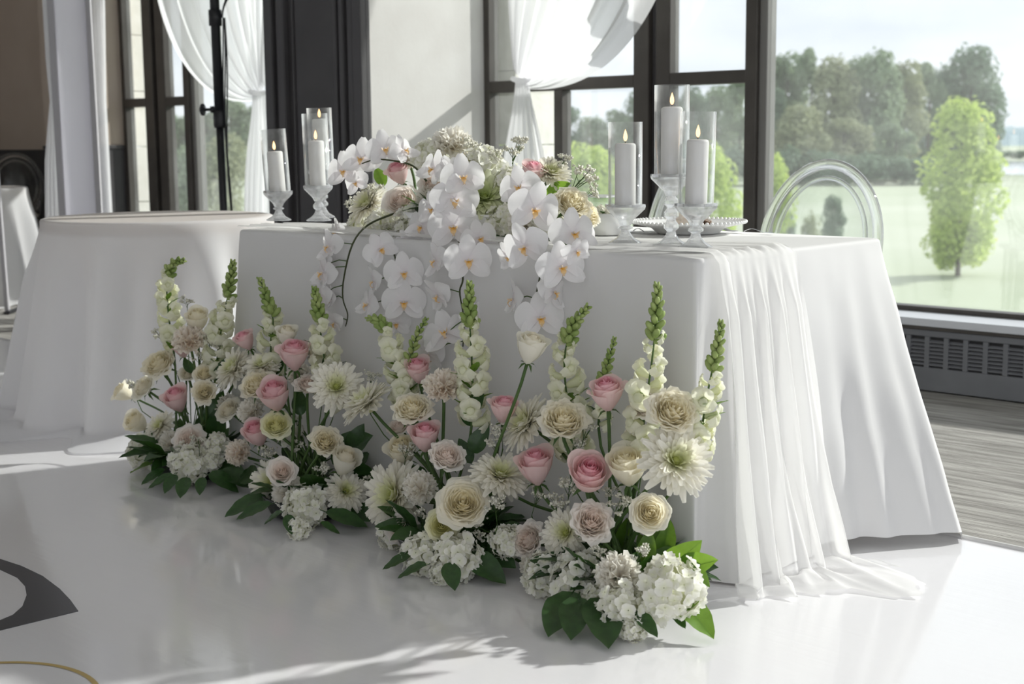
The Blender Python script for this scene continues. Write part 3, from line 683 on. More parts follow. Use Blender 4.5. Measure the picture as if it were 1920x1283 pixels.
candle_set(598, 414, 0, .118, .150, .235, -.02, 'crystal holders', labs('in the middle of the three beside the orchids'))
candle_set(606, 408, 0, .165, .175, .21, -.02, 'crystal holders', labs('behind the others, tall, near the dark pier'))
candle_set(1172, 457, 0, .100, .155, .205, 0.0, 'crystal holders', labs('alone between the flowers and the charger plate'))
candle_set(1258, 461, 0, .175, .165, .215, 0.0, 'crystal holders', labs('tallest, in front of the charger plate'))
candle_set(1304, 465, 0, .108, .155, .218, .02, 'crystal holders', labs('beside the fork, nearest the runner drop'))

pc = onz(1290, 436, TZ+.003); PZ = TZ+.0015
pt = thing('charger_plate', 'white charger plate with beaded rim behind the tall candle', 'plate', (pc.x, pc.y, PZ))
link('dish', MB().lathe([(0, .0), (.085, 0), (.090, .003), (.105, .016), (.150, .026), (.160, .030), (.160, .033), (.150, .030), (.105, .020), (.088, .008), (0, .006)], 64).mesh('dish'), M['ceramic'], pt)
bm_ = MB()
for i in range(72): a = 2*PI*i/72; bm_.ball((.161*math.cos(a), .161*math.sin(a), .033), .0052, 8, 6)
ob = link('beaded_rim', bm_.mesh('beaded_rim'), M['ceramic'], pt); ob['kind'] = 'stuff'
# napkin twisted on the plate
nm_ = MB()
def napk(u, v):
    a = lerp(-.12, .12, u); w = .028*(1.2-.8*math.exp(-((u-.5)*7)**2)); b = 2*PI*v
    return (pc.x+a*.8+.02*math.sin(u*7), pc.y-a*.55+w*math.cos(b)+.004*math.sin(b*5+u*9), PZ+.032+.018*(1+.4*math.sin(u*11))*math.sin(b)+.004*math.sin(b*6+u*4))
nm_.grid(napk, 40, 26); tag(build(nm_, 'napkin', M['napkin']), 'blush napkin bunched on the beaded charger plate', 'napkin')
def cutlery(name, p0, p1, label, kind):
    d = (p1-p0); Ln = d.length; d.normalize(); s_ = Vector((-d.y, d.x, 0)); mb = MB(); up = Vector((0, 0, 1)); z = TZ+.0035
    o = thing(name, label, 'cutlery', (p0.x, p0.y, z))
    def f(u, v):
        w = lerp(.0028, .0065, sstep((v-.45)/.55)); h_ = .002+.010*math.sin(PI*min(1, v*1.6))*(1-v)**.5
        return Vector((p0.x, p0.y, z))+d*(Ln*(.42+.58*v if kind == 'fork' else .52+.48*v))+s_*(w*(2*u-1))+up*(h_+.0012*math.cos((u-.5)*PI))
    build(MB().grid(f, 4, 18), 'handle', M['steel'], o)
    if kind == 'fork':
        def hd(u, v): return Vector((p0.x, p0.y, z))+d*(Ln*(.26+.17*v))+s_*((2*u-1)*lerp(.0115, .003, sstep(v)))+up*(.001+.004*v)
        build(MB().grid(hd, 4, 8), 'fork_head', M['steel'], o)
        for i in range(4):
            q = -.0098+i*.0065; build(MB().tube([Vector((p0.x, p0.y, z))+d*(Ln*.27)+s_*q+up*.002, Vector((p0.x, p0.y, z))+d*(Ln*.13)+s_*q+up*.003, Vector((p0.x, p0.y, z))+s_*q+up*.010], .0014, 6), 'tine', M['steel'], o)
    else:
        def bl(u, v): return Vector((p0.x, p0.y, z))+d*(Ln*.53*v)+s_*((2*u-1)*.009*min(1, .25+v*3)+.001)+up*.0015
        build(MB().grid(bl, 3, 10), 'blade', M['steel'], o)
    return o
cutlery('fork', onz(1354, 436, TZ), onz(1452, 441, TZ), 'silver dinner fork beside the beaded charger plate', 'fork')
cutlery('knife', onz(1150, 434, TZ), onz(1222, 440, TZ), 'silver knife lying left of the beaded charger plate', 'knife')

# small planter and acrylic card box behind the flowers
bx = onz(1138, 440, TZ+.002)
pt2 = thing('white_planter', 'small square white planter of tiny white flowers behind the candle', 'planter', (bx.x, bx.y, TZ+.002), None, .25)
link('pot', MB().lathe([(0, 0), (.045, 0), (.05, .004), (.056, .06), (.053, .06), (.048, .05), (0, .05)], 28).mesh('pot'), M['ceramic'], pt2)
cb = onz(1128, 436, TZ+.002)+fw*.16; cb.z = TZ+.002
ab = thing('acrylic_card_box', 'clear open acrylic box standing behind the small white planter', 'box', cb, None, .1)
for nm, b_ in (('side_panel', (-.06, .06, -.045, -.042, 0, .095)), ('side_panel', (-.06, .06, .042, .045, 0, .095)), ('side_panel', (-.06, -.057, -.042, .042, 0, .095)), ('side_panel', (.057, .06, -.042, .042, 0, .095)), ('base', (-.057, .057, -.042, .042, 0, .003))):
    link(nm, MB().box(*b_).mesh(nm, False), M['acrylic_thin'], ab)
rm = MB()
for b_ in ((-.06, .06, -.046, -.041, .095, .1), (-.06, .06, .041, .046, .095, .1), (-.061, -.056, -.042, .042, .095, .1), (.056, .061, -.042, .042, .095, .1)): rm.box(*b_)
link('rim', rm.mesh('rim', False), M['ceramic'], ab)

# ================================================================== FLOWER MESHES (diameter about 1, facing +Z, base at origin)
def rose_bud(seed):
    rs = random.Random(seed); mb = MB(); n_ = 24
    for i in range(n_):
        k = i/(n_-1); a = i*2.39996+rs.uniform(-.2, .2); Rr = lerp(.07, .46, k**.85); h = lerp(.98, .90, k)+rs.uniform(-.07, .07)*(.4+k); fl_ = max(0, (k-.35)/.65); w = lerp(1.5, .82, k)
        cu = rs.uniform(.6, 1.3)
        def f(u, v, a=a, Rr=Rr, h=h, fl_=fl_, w=w, k=k, cu=cu):
            u = u*2-1; vv = v*(1-.16*abs(u)**3*(.5+fl_)); aa = a+u*w*(.55+.45*math.sin(min(1, v*1.3)*PI/2))
            r = Rr*(.22+.78*math.sin(min(1, vv*1.35)*PI/2))*(1-.20*(1-fl_)*vv**3)+cu*.17*fl_*fl_*vv**5
            r *= 1-.05*u*u*fl_
            return (r*math.cos(aa), r*math.sin(aa), h*vv-.14*cu*fl_*vv**8+.05*fl_*(1-abs(u))**2*vv**6)
        mb.grid(f, 8, 8, tint=lambda u, v, k=k: max(0, 1-k*1.15)*(.45+.55*v)+.25*(v > .8)*(1-k))
    return mb
def rose_open(seed, ruffle=.02, n_=40, flat=1.0):
    rs = random.Random(seed); mb = MB()
    for i in range(n_):
        k = i/(n_-1); a = i*2.39996+rs.uniform(-.35, .35); Rr = lerp(.035, .44, k**.75); h = lerp(.50, .36, k)*flat+rs.uniform(-.02, .02); w = lerp(1.4, .72, k**.5); cu = rs.uniform(.6, 1.5); ph = rs.uniform(0, 6)
        def f(u, v, a=a, Rr=Rr, h=h, w=w, k=k, cu=cu, ph=ph):
            u = u*2-1; vv = v*(1-.14*abs(u)**3); aa = a+u*w*(.5+.5*min(1, v*1.6))
            r = Rr*(.25+.75*math.sin(min(1, vv*1.3)*PI/2))*(1-.10*(1-k)*vv**3)+cu*.10*k*vv**5+ruffle*math.sin(u*6+ph)*vv**2*(.4+k)
            return (r*math.cos(aa), r*math.sin(aa), h*vv**(1-.25*k)-cu*.11*k*vv**7+ruffle*.8*math.sin(u*7+ph*2)*vv**3)
        mb.grid(f, 8, 6, tint=lambda u, v, k=k: max(0, 1-k*1.2)*(.4+.6*v))
    return mb
def mum(seed, full=1.0):
    rs = random.Random(seed); mb = MB(); layers = 9
    for j in range(layers):
        k = j/(layers-1); n_ = int(lerp(9, 24, k)); el = lerp(1.45, -.12, k**.8); Ln = lerp(.13, .48, k**.75); wd = lerp(.030, .048, k)
        for i in range(n_):
            a = 2*PI*(i+.5*(j % 2)+rs.uniform(-.25, .25))/n_; e = el+rs.uniform(-.14, .14); ln = Ln*rs.uniform(.86, 1.1); cup = rs.uniform(.3, .9)
            ca, sa = math.cos(a), math.sin(a)
            def f(u, v, ca=ca, sa=sa, e=e, ln=ln, cup=cup):
                u = u*2-1; w = wd*(.55+.9*math.sin(min(1, .12+v*.93)*PI)**.7); ee = e+.55*(v-.3)*(.4 if e > .6 else 1)*cup*.9
                r = .03+ln*v*math.cos(e)-.06*v*v*0; z = .17+ln*v*math.sin(e)+.09*ln*cup*math.sin(v*PI*.9)+.16*ln*cup*v*v+.5*w*abs(u)
                return (r*ca-u*w*sa, r*sa+u*w*ca, z)
            mb.grid(f, 2, 4, tint=lambda u, v, k=k: max(0, (1-k*2.1))*(1-.4*v)+.28*(1-v)**3*(1-k*.5))
    mb.ball((0, 0, .17), (.10, .10, .11), 10, 6, tint=1.0); mb.lathe([(0, .02), (.07, .05), (.11, .14), (.06, .2)], 12, tint=.5)
    return mb
def carnation(seed):
    rs = random.Random(seed); mb = MB(); n_ = 30
    for i in range(n_):
        k = (i+.5)/n_; a = i*2.39996; e = lerp(1.35, .12, k**.8); Ln = rs.uniform(.36, .46); ph = rs.uniform(0, 6); w = rs.uniform(.42, .6)
        ca, sa = math.cos(a), math.sin(a); ce, se = math.cos(e), math.sin(e)
        def f(u, v, ca=ca, sa=sa, ce=ce, se=se, Ln=Ln, ph=ph, w=w):
            u = u*2-1; zig = .03*(1 if int((u+1)*6+.5) % 2 else -1)*v*v; ln = Ln*v*(1-.12*u*u)+zig; t = u*w*Ln*1.3*v
            rip = .055*math.sin(u*9+ph)*v*v
            x = ln*ce-rip*se; z = ln*se+rip*ce+.10
            return (x*ca-t*sa, x*sa+t*ca, z)
        mb.grid(f, 12, 4, tint=lambda u, v, k=k: max(0, (1-v))*.8)
    mb.lathe([(0, -.16), (.06, -.12), (.08, .05), (.10, .16)], 10, tint=.9)
    return mb
def hydrangea(seed, n_=72):
    rs = random.Random(seed); mb = MB()
    for i in range(n_):
        k = (i+.5)/n_; a = i*2.39996; cz = 1-1.45*k; sr = math.sqrt(max(0, 1-cz*cz)); d = Vector((sr*math.cos(a), sr*math.sin(a), cz)); rad = .38*rs.uniform(.80, 1.14)
        c = d*rad+Vector((0, 0, .30)); q = d.to_track_quat('Z', 'Y') @ Quaternion((0, 0, 1), rs.uniform(0, 6)) @ Quaternion((1, 0, 0), rs.uniform(-.7, .7)); s_ = rs.uniform(.075, .125)
        for p in range(4):
            b = PI/2*p
            def f(u, v, b=b, c=c, q=q, s_=s_, cu=rs.uniform(-.9, 1.3)):
                u = u*2-1; r = s_*(.08+.98*v); w = s_*.62*math.sin(min(1, .10+v*.80)*PI)**.6*u; z = s_*(.3*v*v*cu+.22*u*u*v)
                return c+q @ Vector((r*math.cos(b)-w*math.sin(b), r*math.sin(b)+w*math.cos(b), z))
            mb.grid(f, 2, 3, tint=lambda u, v: .7*(1-v)**2)
    mb.ball((0, 0, .28), (.30, .30, .28), 12, 8, tint=1.0); return mb
def filler(seed, n_=34, tall=1.0):
    """spray of tiny statice blossoms and its own fine stems; length 1 along +Z"""
    rs = random.Random(seed); bl = MB(); stm = MB()
    stm.tube([(0, 0, 0), (.02, .01, .4), (0, .02, .75)], .012, 5)
    for i in range(n_//5):
        b = rs.uniform(.35, .7); a = rs.uniform(0, 6.28); e = Vector((.30*math.cos(a)*rs.uniform(.5, 1), .30*math.sin(a)*rs.uniform(.5, 1), rs.uniform(.68, 1.0)*tall))
        stm.tube([(0, .01, b), e*.6+Vector((0, 0, .2)), e], .008, 4)
        for j in range(11):
            p = e+Vector((rs.gauss(0, .055), rs.gauss(0, .055), rs.uniform(-.06, .06))); s_ = rs.uniform(.04, .065); d = Vector((rs.uniform(-1, 1), rs.uniform(-1, 1), rs.uniform(.1, 1))).normalized()
            q = d.to_track_quat('Z', 'Y'); o = len(bl.v); m_ = 8
            vs_ = [p-d*s_*.9]+[p+q @ Vector((s_*(1.0 if t % 2 else .62)*math.cos(2*PI*t/m_), s_*(1.0 if t % 2 else .62)*math.sin(2*PI*t/m_), s_*(.35 if t % 2 else .1))) for t in range(m_)]+[p+d*s_*.05]
            bl.add(vs_, [(0, 1+(t+1) % m_, 1+t) for t in range(m_)]+[(m_+1, 1+t, 1+(t+1) % m_) for t in range(m_)], [1.0]+[0.0]*m_+[.5])
    return bl, stm
def snap_floret(seed):
    rs = random.Random(seed); mb = MB()
    mb.lathe([(0, -.02), (.11, .02), (.16, .22), (.21, .42), (.23, .56)], 10, tint=.35); mb.ball((0, -.05, .58), (.22, .20, .13), 8, 6, tint=.22)
    for ang, ln, w in ((1.05, .46, .30), (2.09, .46, .30), (3.75, .40, .26), (4.71, .42, .28), (5.67, .40, .26)):
        e = Vector((math.cos(ang), math.sin(ang), 0)); g = Vector((-e.y, e.x, 0)); ph = rs.uniform(0, 6); up = ang < PI; ln *= rs.uniform(.9, 1.15)
        def f(u, v, e=e, g=g, ph=ph, up=up, ln=ln, w=w):
            u = u*2-1; ww = w*(.55+.6*math.sin(min(1, v*.8+.1)*PI)**.8); r = .13+ln*v*(1-.10*u*u)
            z = .52+(.30*math.sin(v*2.2) if up else .16*math.sin(v*3.0))-(.10 if up else .30)*v*v+.05*math.sin(u*7+ph)*v*v-.05*u*u
            return e*r+g*(u*ww)+Vector((0, 0, z))
        mb.grid(f, 6, 5, tint=lambda u, v: .35*(1-v)**2)
    return mb
def leaf(seed, w=.5, curl=.2):
    rs = random.Random(seed); mb = MB(); b = rs.uniform(-.15, .15)
    def f(u, v):
        u = u*2-1; ww = .5*w*(math.sin(PI*min(1, v**.85))**.75)*(1-.12*v); x = u*ww+b*v*v*.5
        return (x, v, -curl*v*v+.22*ww*abs(u)**1.3+.012*math.sin(v*22)*abs(u))
    mb.grid(f, 6, 12); mb.tube([(0, -.12, .01), (0, .02, 0), (b*.125, .5, -curl*.25-.004), (b*.5*.92, .96, -curl*.92)], lambda t: .012*(1-t*.8), 4); return mb
def sepal(seed, w=.34, ln=.5, cu=.1):
    mb = MB()
    def f(u, v):
        u = u*2-1; ww = w*.5*math.sin(PI*(.06+.90*v))**.65
        return (u*ww, ln*v, cu*v*v+.05*u*u*v-.02*math.sin(v*3))
    mb.grid(f, 6, 8, tint=lambda u, v: .5*(1-v)**2); return mb
def o_petal():
    mb = MB()
    def f(u, v):
        u = u*2-1; ww = .235*(math.sin(PI*(.03+.86*v))**.55)*(.45+.75*sstep(v*1.6))
        return (.50*v*(1-.10*u*u), u*ww*1.06, .05*math.sin(v*2.6)-.10*v*v+.06*u*u*v+.012*math.sin(u*5+v*4))
    mb.grid(f, 8, 8, tint=lambda u, v: .45*(1-v)**3); return mb
def o_lip():
    mb = MB()
    for sg in (-1, 1):
        def f(u, v, sg=sg):
            a = lerp(-.4, 1.5, u); return (sg*(.025+.085*v*math.sin(.4+u*1.6)), -.03-.05*v*math.cos(a)+.05*u*v, .03+.13*v*math.sin(.5+u))
        mb.grid(f, 5, 5, tint=lambda u, v: 1-.8*v)
    def g(u, v):
        u = u*2-1; w = .055*(.45+math.sin(v*PI)**1.2)*(1-.5*v*v); return (u*w, -.02-.19*v, .03+.10*math.sin(v*2.7)+.02*u*u)
    mb.grid(g, 5, 7, tint=lambda u, v: .95-.6*v)
    for sg in (-1, 1): mb.tube([(sg*.012, -.20, .05), (sg*.03, -.225, .075), (sg*.015, -.21, .11)], .007, 5, tint=.5)
    mb.ball((0, .005, .055), (.024, .035, .05), 8, 6, tint=.12); mb.ball((0, -.045, .085), (.024, .02, .018), 8, 5, tint=1.0); return mb
ME = {'bud': [rose_bud(i).mesh('rose') for i in (1, 2, 3)], 'open': [rose_open(i).mesh('garden_rose') for i in (4, 5, 6)], 'ruf': [rose_open(i, .038, 44, 1.15).mesh('ruffled_rose') for i in (14, 15)],
      'mum': [mum(i).mesh('chrysanthemum') for i in (7, 8, 9)], 'carn': [carnation(i).mesh('carnation') for i in (10, 11, 12)], 'hyd': [hydrangea(i).mesh('hydrangea') for i in (20, 21, 22)]}
FIL = [(a.mesh('statice_blossom'), b.mesh('statice_stem')) for a, b in (filler(i, 38, t) for i, t in ((30, 1), (31, .9), (32, 1.15)))]
FLO = [snap_floret(i).mesh('floret') for i in (40, 41, 42)]
LEAF = [leaf(50, .58, .25).mesh('leaf'), leaf(51, .52, .1).mesh('leaf'), leaf(52, .62, .4).mesh('leaf')]
SMALL = [leaf(53, .36, .12).mesh('small_leaf'), leaf(54, .30, .25).mesh('small_leaf')]
SEP, OPET, LIP = sepal(1).mesh('sepal'), o_petal().mesh('orchid_petal'), o_lip().mesh('lip')
KIND = {'pk': ('rose', 'bud', 'rose_pink', 'pale pink rose'), 'po': ('rose', 'open', 'rose_pink', 'open pale pink rose'), 'wb': ('rose', 'bud', 'rose_white', 'cream-white rosebud'),
        'co': ('rose', 'open', 'rose_cream', 'open cream rose'), 'cr': ('rose', 'ruf', 'rose_cream', 'ruffled cream garden rose'), 'cb': ('rose', 'bud', 'rose_cream', 'cream rose'),
        'wo': ('rose', 'open', 'rose_white', 'open white rose'), 'bo': ('rose', 'open', 'rose_blush', 'open blush rose'), 'br': ('rose', 'ruf', 'rose_blush', 'ruffled blush rose'),
        'lo': ('rose', 'open', 'rose_lemon', 'lemon-green rose'), 'mw': ('chrysanthemum', 'mum', 'mum_white', 'white spider chrysanthemum with green eye'), 'mg': ('chrysanthemum', 'mum', 'mum_green', 'pale green chrysanthemum'),
        'ca': ('carnation', 'carn', 'carn_white', 'white carnation'), 'cbl': ('carnation', 'carn', 'carn_blush', 'blush-white carnation'), 'hy': ('hydrangea', 'hyd', 'hydrangea', 'cluster of white hydrangea florets')}
CEN = {'bud': .48, 'open': .28, 'ruf': .30, 'mum': .2, 'carn': .25, 'hyd': .30}
WID = {'bud': 1.06, 'open': 1.06, 'ruf': 1.1, 'mum': 1.0, 'carn': .86, 'hyd': .88}
_cnt = [0]
def smooth_stem(p0, p1, d1, n_=8, bow=.3):
    ln = (p1-p0).length; return [bez(p0, p0+Vector((0, 0, ln*bow)), p1-d1*ln*bow, p1, i/n_) for i in range(n_+1)]
def flower(par, kind, px, py, dpx, off=0.0, f=(0, .35, 1), root=None, stem=True, spin=None):
    nm, mk, mm, lab = KIND[kind]; c = pos(par, px, py, off); D_ = depth(c); size = 1.08*dpx*D_/F/WID[mk]; d = facing(*f)
    if c.z-par['_z'] < size*.36: c = onz(px, py, par['_z']+size*.36)
    _cnt[0] += 1; i = _cnt[0]
    q = d.to_track_quat('Z', 'Y') @ Quaternion((0, 0, 1), (i*1.37) if spin is None else spin)
    base = c-d*(CEN[mk]*size)
    if base.z < .01: base.z = .01
    sc = Vector((size, size, size))*1.0
    o = link(nm, ME[mk][i % len(ME[mk])], M[mm], par, loc=base-par.location, rot=q, scale=sc); o['label'] = lab
    if stem:
        rt_ = root if root is not None else par.location+Vector((rnd(-.05, .05), rnd(-.05, .05), par['_rz']))
        mb = MB().tube(smooth_stem(rt_, base+d*size*.04, d), min(.0042, .035*size+.0012), 6)
        if mk in ('bud', 'open', 'ruf'):
            mb.ball(base+d*size*.03, size*.075, 8, 5)
            for k in range(5):
                a = 2*PI*k/5; e = q @ Vector((math.cos(a), math.sin(a), 0)); p0 = base+d*size*.03; p1 = p0+e*size*.22-d*size*.03; p2 = p1+e*size*.14-d*size*.16
                s_ = e.cross(d)*size*.045; mb.add([p0+s_, p0-s_, p1+s_, p1-s_, p2], [(0, 1, 3, 2), (2, 3, 4)])
        build(mb, 'stem', M['stem'], o)
    return o
def snapdragon(par, pts, off=0.0, bud=.34, seed=1, full=1.0, wpx=48, leaves=8, root=None):
    """spike along picture points from tip to base at the arrangement's distance"""
    rs = random.Random(seed); P = [pos(par, x, y, off) for x, y in pts]; P.reverse(); D_ = depth(P[0])
    rt_ = root if root is not None else par.location+Vector((rs.uniform(-.04, .04), rs.uniform(-.04, .04), par['_rz']))
    def cat(pp, t):
        k = t*(len(pp)-1); i = min(int(k), len(pp)-2); t_ = k-i; a = pp[max(0, i-1)]; b = pp[i]; c = pp[i+1]; d = pp[min(len(pp)-1, i+2)]
        return .5*((2*b)+(c-a)*t_+(2*a-5*b+4*c-d)*t_*t_+(3*b-a-3*c+d)*t_**3)
    Ln = sum((P[i+1]-P[i]).length for i in range(len(P)-1)); W_ = 1.45*wpx*D_/F
    full_pts = smooth_stem(rt_, P[0], (P[1]-P[0]).normalized(), 6, .25)[:-1]+[cat(P, t/14) for t in range(15)]
    sp = build(MB().tube(full_pts, lambda t: lerp(.0040, .0012, t), 6), 'snapdragon', M['stem'], par); sp['label'] = 'white snapdragon spike with green tip'
    n_ = int(Ln*(1-bud)/(W_*.165)*full); g = 0
    for i in range(n_):
        t = (1-bud)*(i+.5)/n_; p = cat(P, t); tn = (cat(P, min(1, t+.03))-cat(P, max(0, t-.03))).normalized(); a = i*2.39996+rs.uniform(-.3, .3)
        sd = tn.orthogonal().normalized(); sd = (Quaternion(tn, a) @ sd); k = 1-.5*sstep((t/(1-bud)-.5)*2); d = (sd+tn*.25).normalized(); s_ = W_*.58*k*rs.uniform(.85, 1.1)
        q = d.to_track_quat('Z', 'Y')
        o = link('floret', FLO[i % 3], M['snap'], sp, loc=p+sd*.002, rot=q, scale=s_, world=True)
    bm = MB(); nb = 26
    for i in range(nb):
        k = i/nb; t = (1-bud)-.04+(bud+.04)*k; p = cat(P, min(1, t)); tn = (cat(P, min(1, t+.02))-cat(P, max(0, t-.04))).normalized(); a = i*2.39996
        sd = Quaternion(tn, a) @ tn.orthogonal().normalized(); s_ = W_*lerp(.17, .06, k); c = p+sd*s_*.75+tn*s_*.5; d = (sd*.7+tn*(.6+k)).normalized(); q = d.to_track_quat('Z', 'Y'); t0 = MB().ball((0, 0, 0), (s_*.55, s_*.55, s_*1.05), 6, 5)
        bm.add([c+q @ Vector(v) for v in t0.v], t0.f)
    build(bm, 'bud_tip', M['bud'], sp)
    for i in range(leaves):
        t = rs.uniform(0, .62*(1-bud)); p = cat(P, max(0, t)); tn = (cat(P, min(1, t+.05))-cat(P, max(0, t-.05))).normalized(); sd = Quaternion(tn, rs.uniform(0, 6.28)) @ tn.orthogonal().normalized()
        d = (sd+tn*.8).normalized(); q = d.to_track_quat('Y', 'Z'); link('leaf', SMALL[i % 2], M['leaf_light' if seed % 2 else 'leaf'], sp, loc=p, rot=q, scale=W_*rs.uniform(.42, .66), world=True)
    return sp
def statice(par, px, py, lpx, off=0.0, lean=(0, 1, .2), seed=0, root=None):
    d = facing(*lean); p = pos(par, px, py, off); D_ = depth(p); ln = lpx*D_/F; p = p-d*ln*.85; q = d.to_track_quat('Z', 'Y') @ Quaternion((0, 0, 1), seed*1.9); b, s_ = FIL[seed % 3]
    if p.z < .02: p.z = .02
    o = link('statice', s_, M['stem'], par, loc=p-par.location, rot=q, scale=ln); o['label'] = 'sprig of tiny white statice'
    link('blossom_spray', b, M['filler'], o)
    rt_ = root if root is not None else par.location+Vector((0, 0, par['_rz']))
    build(MB().tube(smooth_stem(rt_, p, d, 6), .0016, 5), 'stem', M['stem'], o); return o
def bigleaf(par, px, py, tx, ty, off=0.0, m='leaf', nrm=(0, .5, 1), v=0, toff=0.0):
    """leaf from picture point (px,py) to its tip (tx,ty)"""
    z_ = par['_z']; a = pos(par, px, py, off); b = pos(par, tx, ty, off+toff); D_ = depth(a)
    if a.z < z_+.06: a = onz(px, py, z_+.06)
    if b.z < z_+.03: b = onz(tx, ty, z_+.026); v = 1; nrm = (nrm[0]*.5, 1.0, .45)
    y = (b-a); ln = y.length; y.normalize(); z = facing(*nrm); x = y.cross(z).normalized(); z = x.cross(y)
    q = Matrix((x, y, z)).transposed().to_quaternion()
    ln = max(ln, abs(tx-px)*.8*D_/F)
    return link('leaf', LEAF[v % 3], M[m], par, loc=a-par.location, rot=q, scale=ln)
def arrangement(px, py, label, rz=.075, ax=.13, ay=.09, fill=40):
    c = onz(px, py, 0); c.z = 0
    t = thing('floral_arrangement', label, 'flowers', c, 'floor flower arrangements along the head table'); t['_y'] = c.y; t['_z'] = 0.0; t['_rz'] = rz
    link('bowl', MB().lathe([(0, .002), (.10, .002), (.115, .010), (.135, .055), (.138, .06), (.130, .06), (.108, .015), (0, .012)], 28).mesh('bowl'), M['tray'], t)
    link('foam', MB().lathe([(.118, .03), (.116, .065), (.10, .082), (0, .085)], 20).mesh('foam'), M['leaf'], t)
    rs = random.Random(int(px))
    for i in range(fill):                               # short dark foliage filling the bowl
        a = rs.uniform(0, 6.28); e = rs.uniform(-.10, 1.1); d = Vector((math.cos(a)*math.cos(e), math.sin(a)*math.cos(e), math.sin(e))); p = Vector((.09*math.cos(a), .09*math.sin(a), .07))
        q = d.to_track_quat('Y', 'Z') @ Quaternion((0, 1, 0), rs.uniform(-.6, .6)); sc = rs.uniform(.07, .13)
        if e < .1: sc = min(sc, .10); p.z = .085
        link('leaf', LEAF[i % 3], M['leaf'], t, loc=p, rot=q, scale=sc)
    return t

# ------------------------------------------------------------------ arrangement by the runner drop
A = arrangement(1172, 1128, 'low floor arrangement with lime-lit leaves beside the chiffon runner drop')
snapdragon(A, [(1233, 533), (1231, 590), (1222, 680), (1208, 780), (1203, 850)], .02, .36, 1, wpx=58)
snapdragon(A, [(1353, 603), (1345, 655), (1330, 720), (1318, 790), (1306, 850)], .04, .38, 3, wpx=52, leaves=12)
snapdragon(A, [(1104, 574), (1072, 615), (1058, 680), (1066, 770), (1078, 860)], .06, .34, 5, wpx=56)
snapdragon(A, [(1153, 634), (1140, 680), (1128, 730), (1122, 800)], .08, .6, 2, wpx=44, leaves=5)
for a in (('pk', 1138, 741, 66, 0, (-.1, 1, .35)), ('mw', 988, 795, 112, .02, (-.75, .55, .35)), ('cr', 1056, 788, 96, -.03, (.05, .85, .8)), ('br', 1214, 762, 68, .02, (-.4, .8, .5)), ('cr', 1262, 772, 100, -.03, (.2, .55, .9)),
          ('mw', 1266, 866, 134, -.05, (.22, .45, .9)), ('cb', 1176, 880, 76, -.03, (-.15, 1, .5)), ('pk', 1006, 878, 72, -.02, (-.1, 1, .35)), ('pk', 1103, 893, 80, -.06, (.1, .75, .8)), ('co', 1218, 962, 76, -.07, (.1, .35, 1)),
          ('br', 1110, 978, 86, -.09, (.1, .6, 1)), ('mw', 1062, 1000, 92, -.05, (-.45, .4, .9)), ('br', 990, 1012, 72, -.03, (-.6, .4, .7)), ('mw', 948, 905, 90, .10, (-.3, .7, .6)),
          ('hy', 1088, 1088, 104, -.10, (-.2, .5, 1)), ('ca', 1162, 1078, 84, -.13, (0, .6, 1)), ('hy', 1256, 1104, 122, -.10, (.4, .5, 1)), ('hy', 1168, 1142, 96, -.16, (0, .2, 1)), ('hy', 1030, 1078, 92, -.04, (-.6, .3, .8)), ('hy', 1188, 1180, 50, -.18, (0, 0, 1)), ('hy', 1120, 1130, 70, -.13, (-.1, .2, 1))):
    flower(A, *a[:3], a[3], a[4], a[5])
for i, a in enumerate(((1158, 945, 70, -.05), (1072, 898, 80, -.02), (1048, 942, 70, -.03), (1196, 1032, 60, -.12), (1145, 915, 55, .0), (1100, 800, 60, .03), (1075, 830, 66, .02), (1200, 800, 60, .0), (1010, 925, 60, 0), (1130, 1030, 60, -.1))):
    statice(A, *a, lean=(rnd(-.3, .3), 1, .3), seed=i)
for i, a in enumerate(((1075, 1110, 1022, 1182, -.08, 'leaf', (-.3, .6, 1), 0), (1085, 1120, 1066, 1190, -.12, 'leaf', (0, .5, 1), 1), (1125, 1120, 1135, 1203, -.13, 'leaf', (0, .5, 1), 2), (1262, 1110, 1336, 1190, -.06, 'leaf_light', (.2, .7, .9), 1), (1250, 1125, 1285, 1178, -.10, 'leaf', (.2, .5, 1), 0),
                        (1190, 1145, 1232, 1192, -.15, 'leaf', (.2, .7, .8), 1), (1240, 1080, 1305, 1025, -.02, 'leaf_light', (.1, .3, 1), 0), (1262, 1070, 1340, 1052, -.02, 'leaf_light', (.1, .5, 1), 1), (1285, 1058, 1330, 1086, -.03, 'leaf_light', (0, .6, 1), 2), (1225, 1090, 1236, 985, .02, 'leaf_light', (.2, .2, 1), 2),
                        (1180, 1060, 1150, 985, .02, 'leaf', (-.2, .2, 1), 0), (1160, 1040, 1180, 975, .02, 'leaf_light', (.3, .2, 1), 1), (1235, 1050, 1262, 980, .04, 'leaf_light', (.3, .2, 1), 1), (1130, 1050, 1110, 1010, .0, 'leaf', (-.3, .3, 1), 0), (1205, 1060, 1220, 1000, -.03, 'leaf_light', (.1, .2, 1), 0), (1215, 1040, 1195, 1000, .02, 'leaf_light', (0, .2, 1), 2), (1105, 1080, 1055, 1035, .02, 'leaf', (0, .5, 1), 2))):
    bigleaf(A, *a)
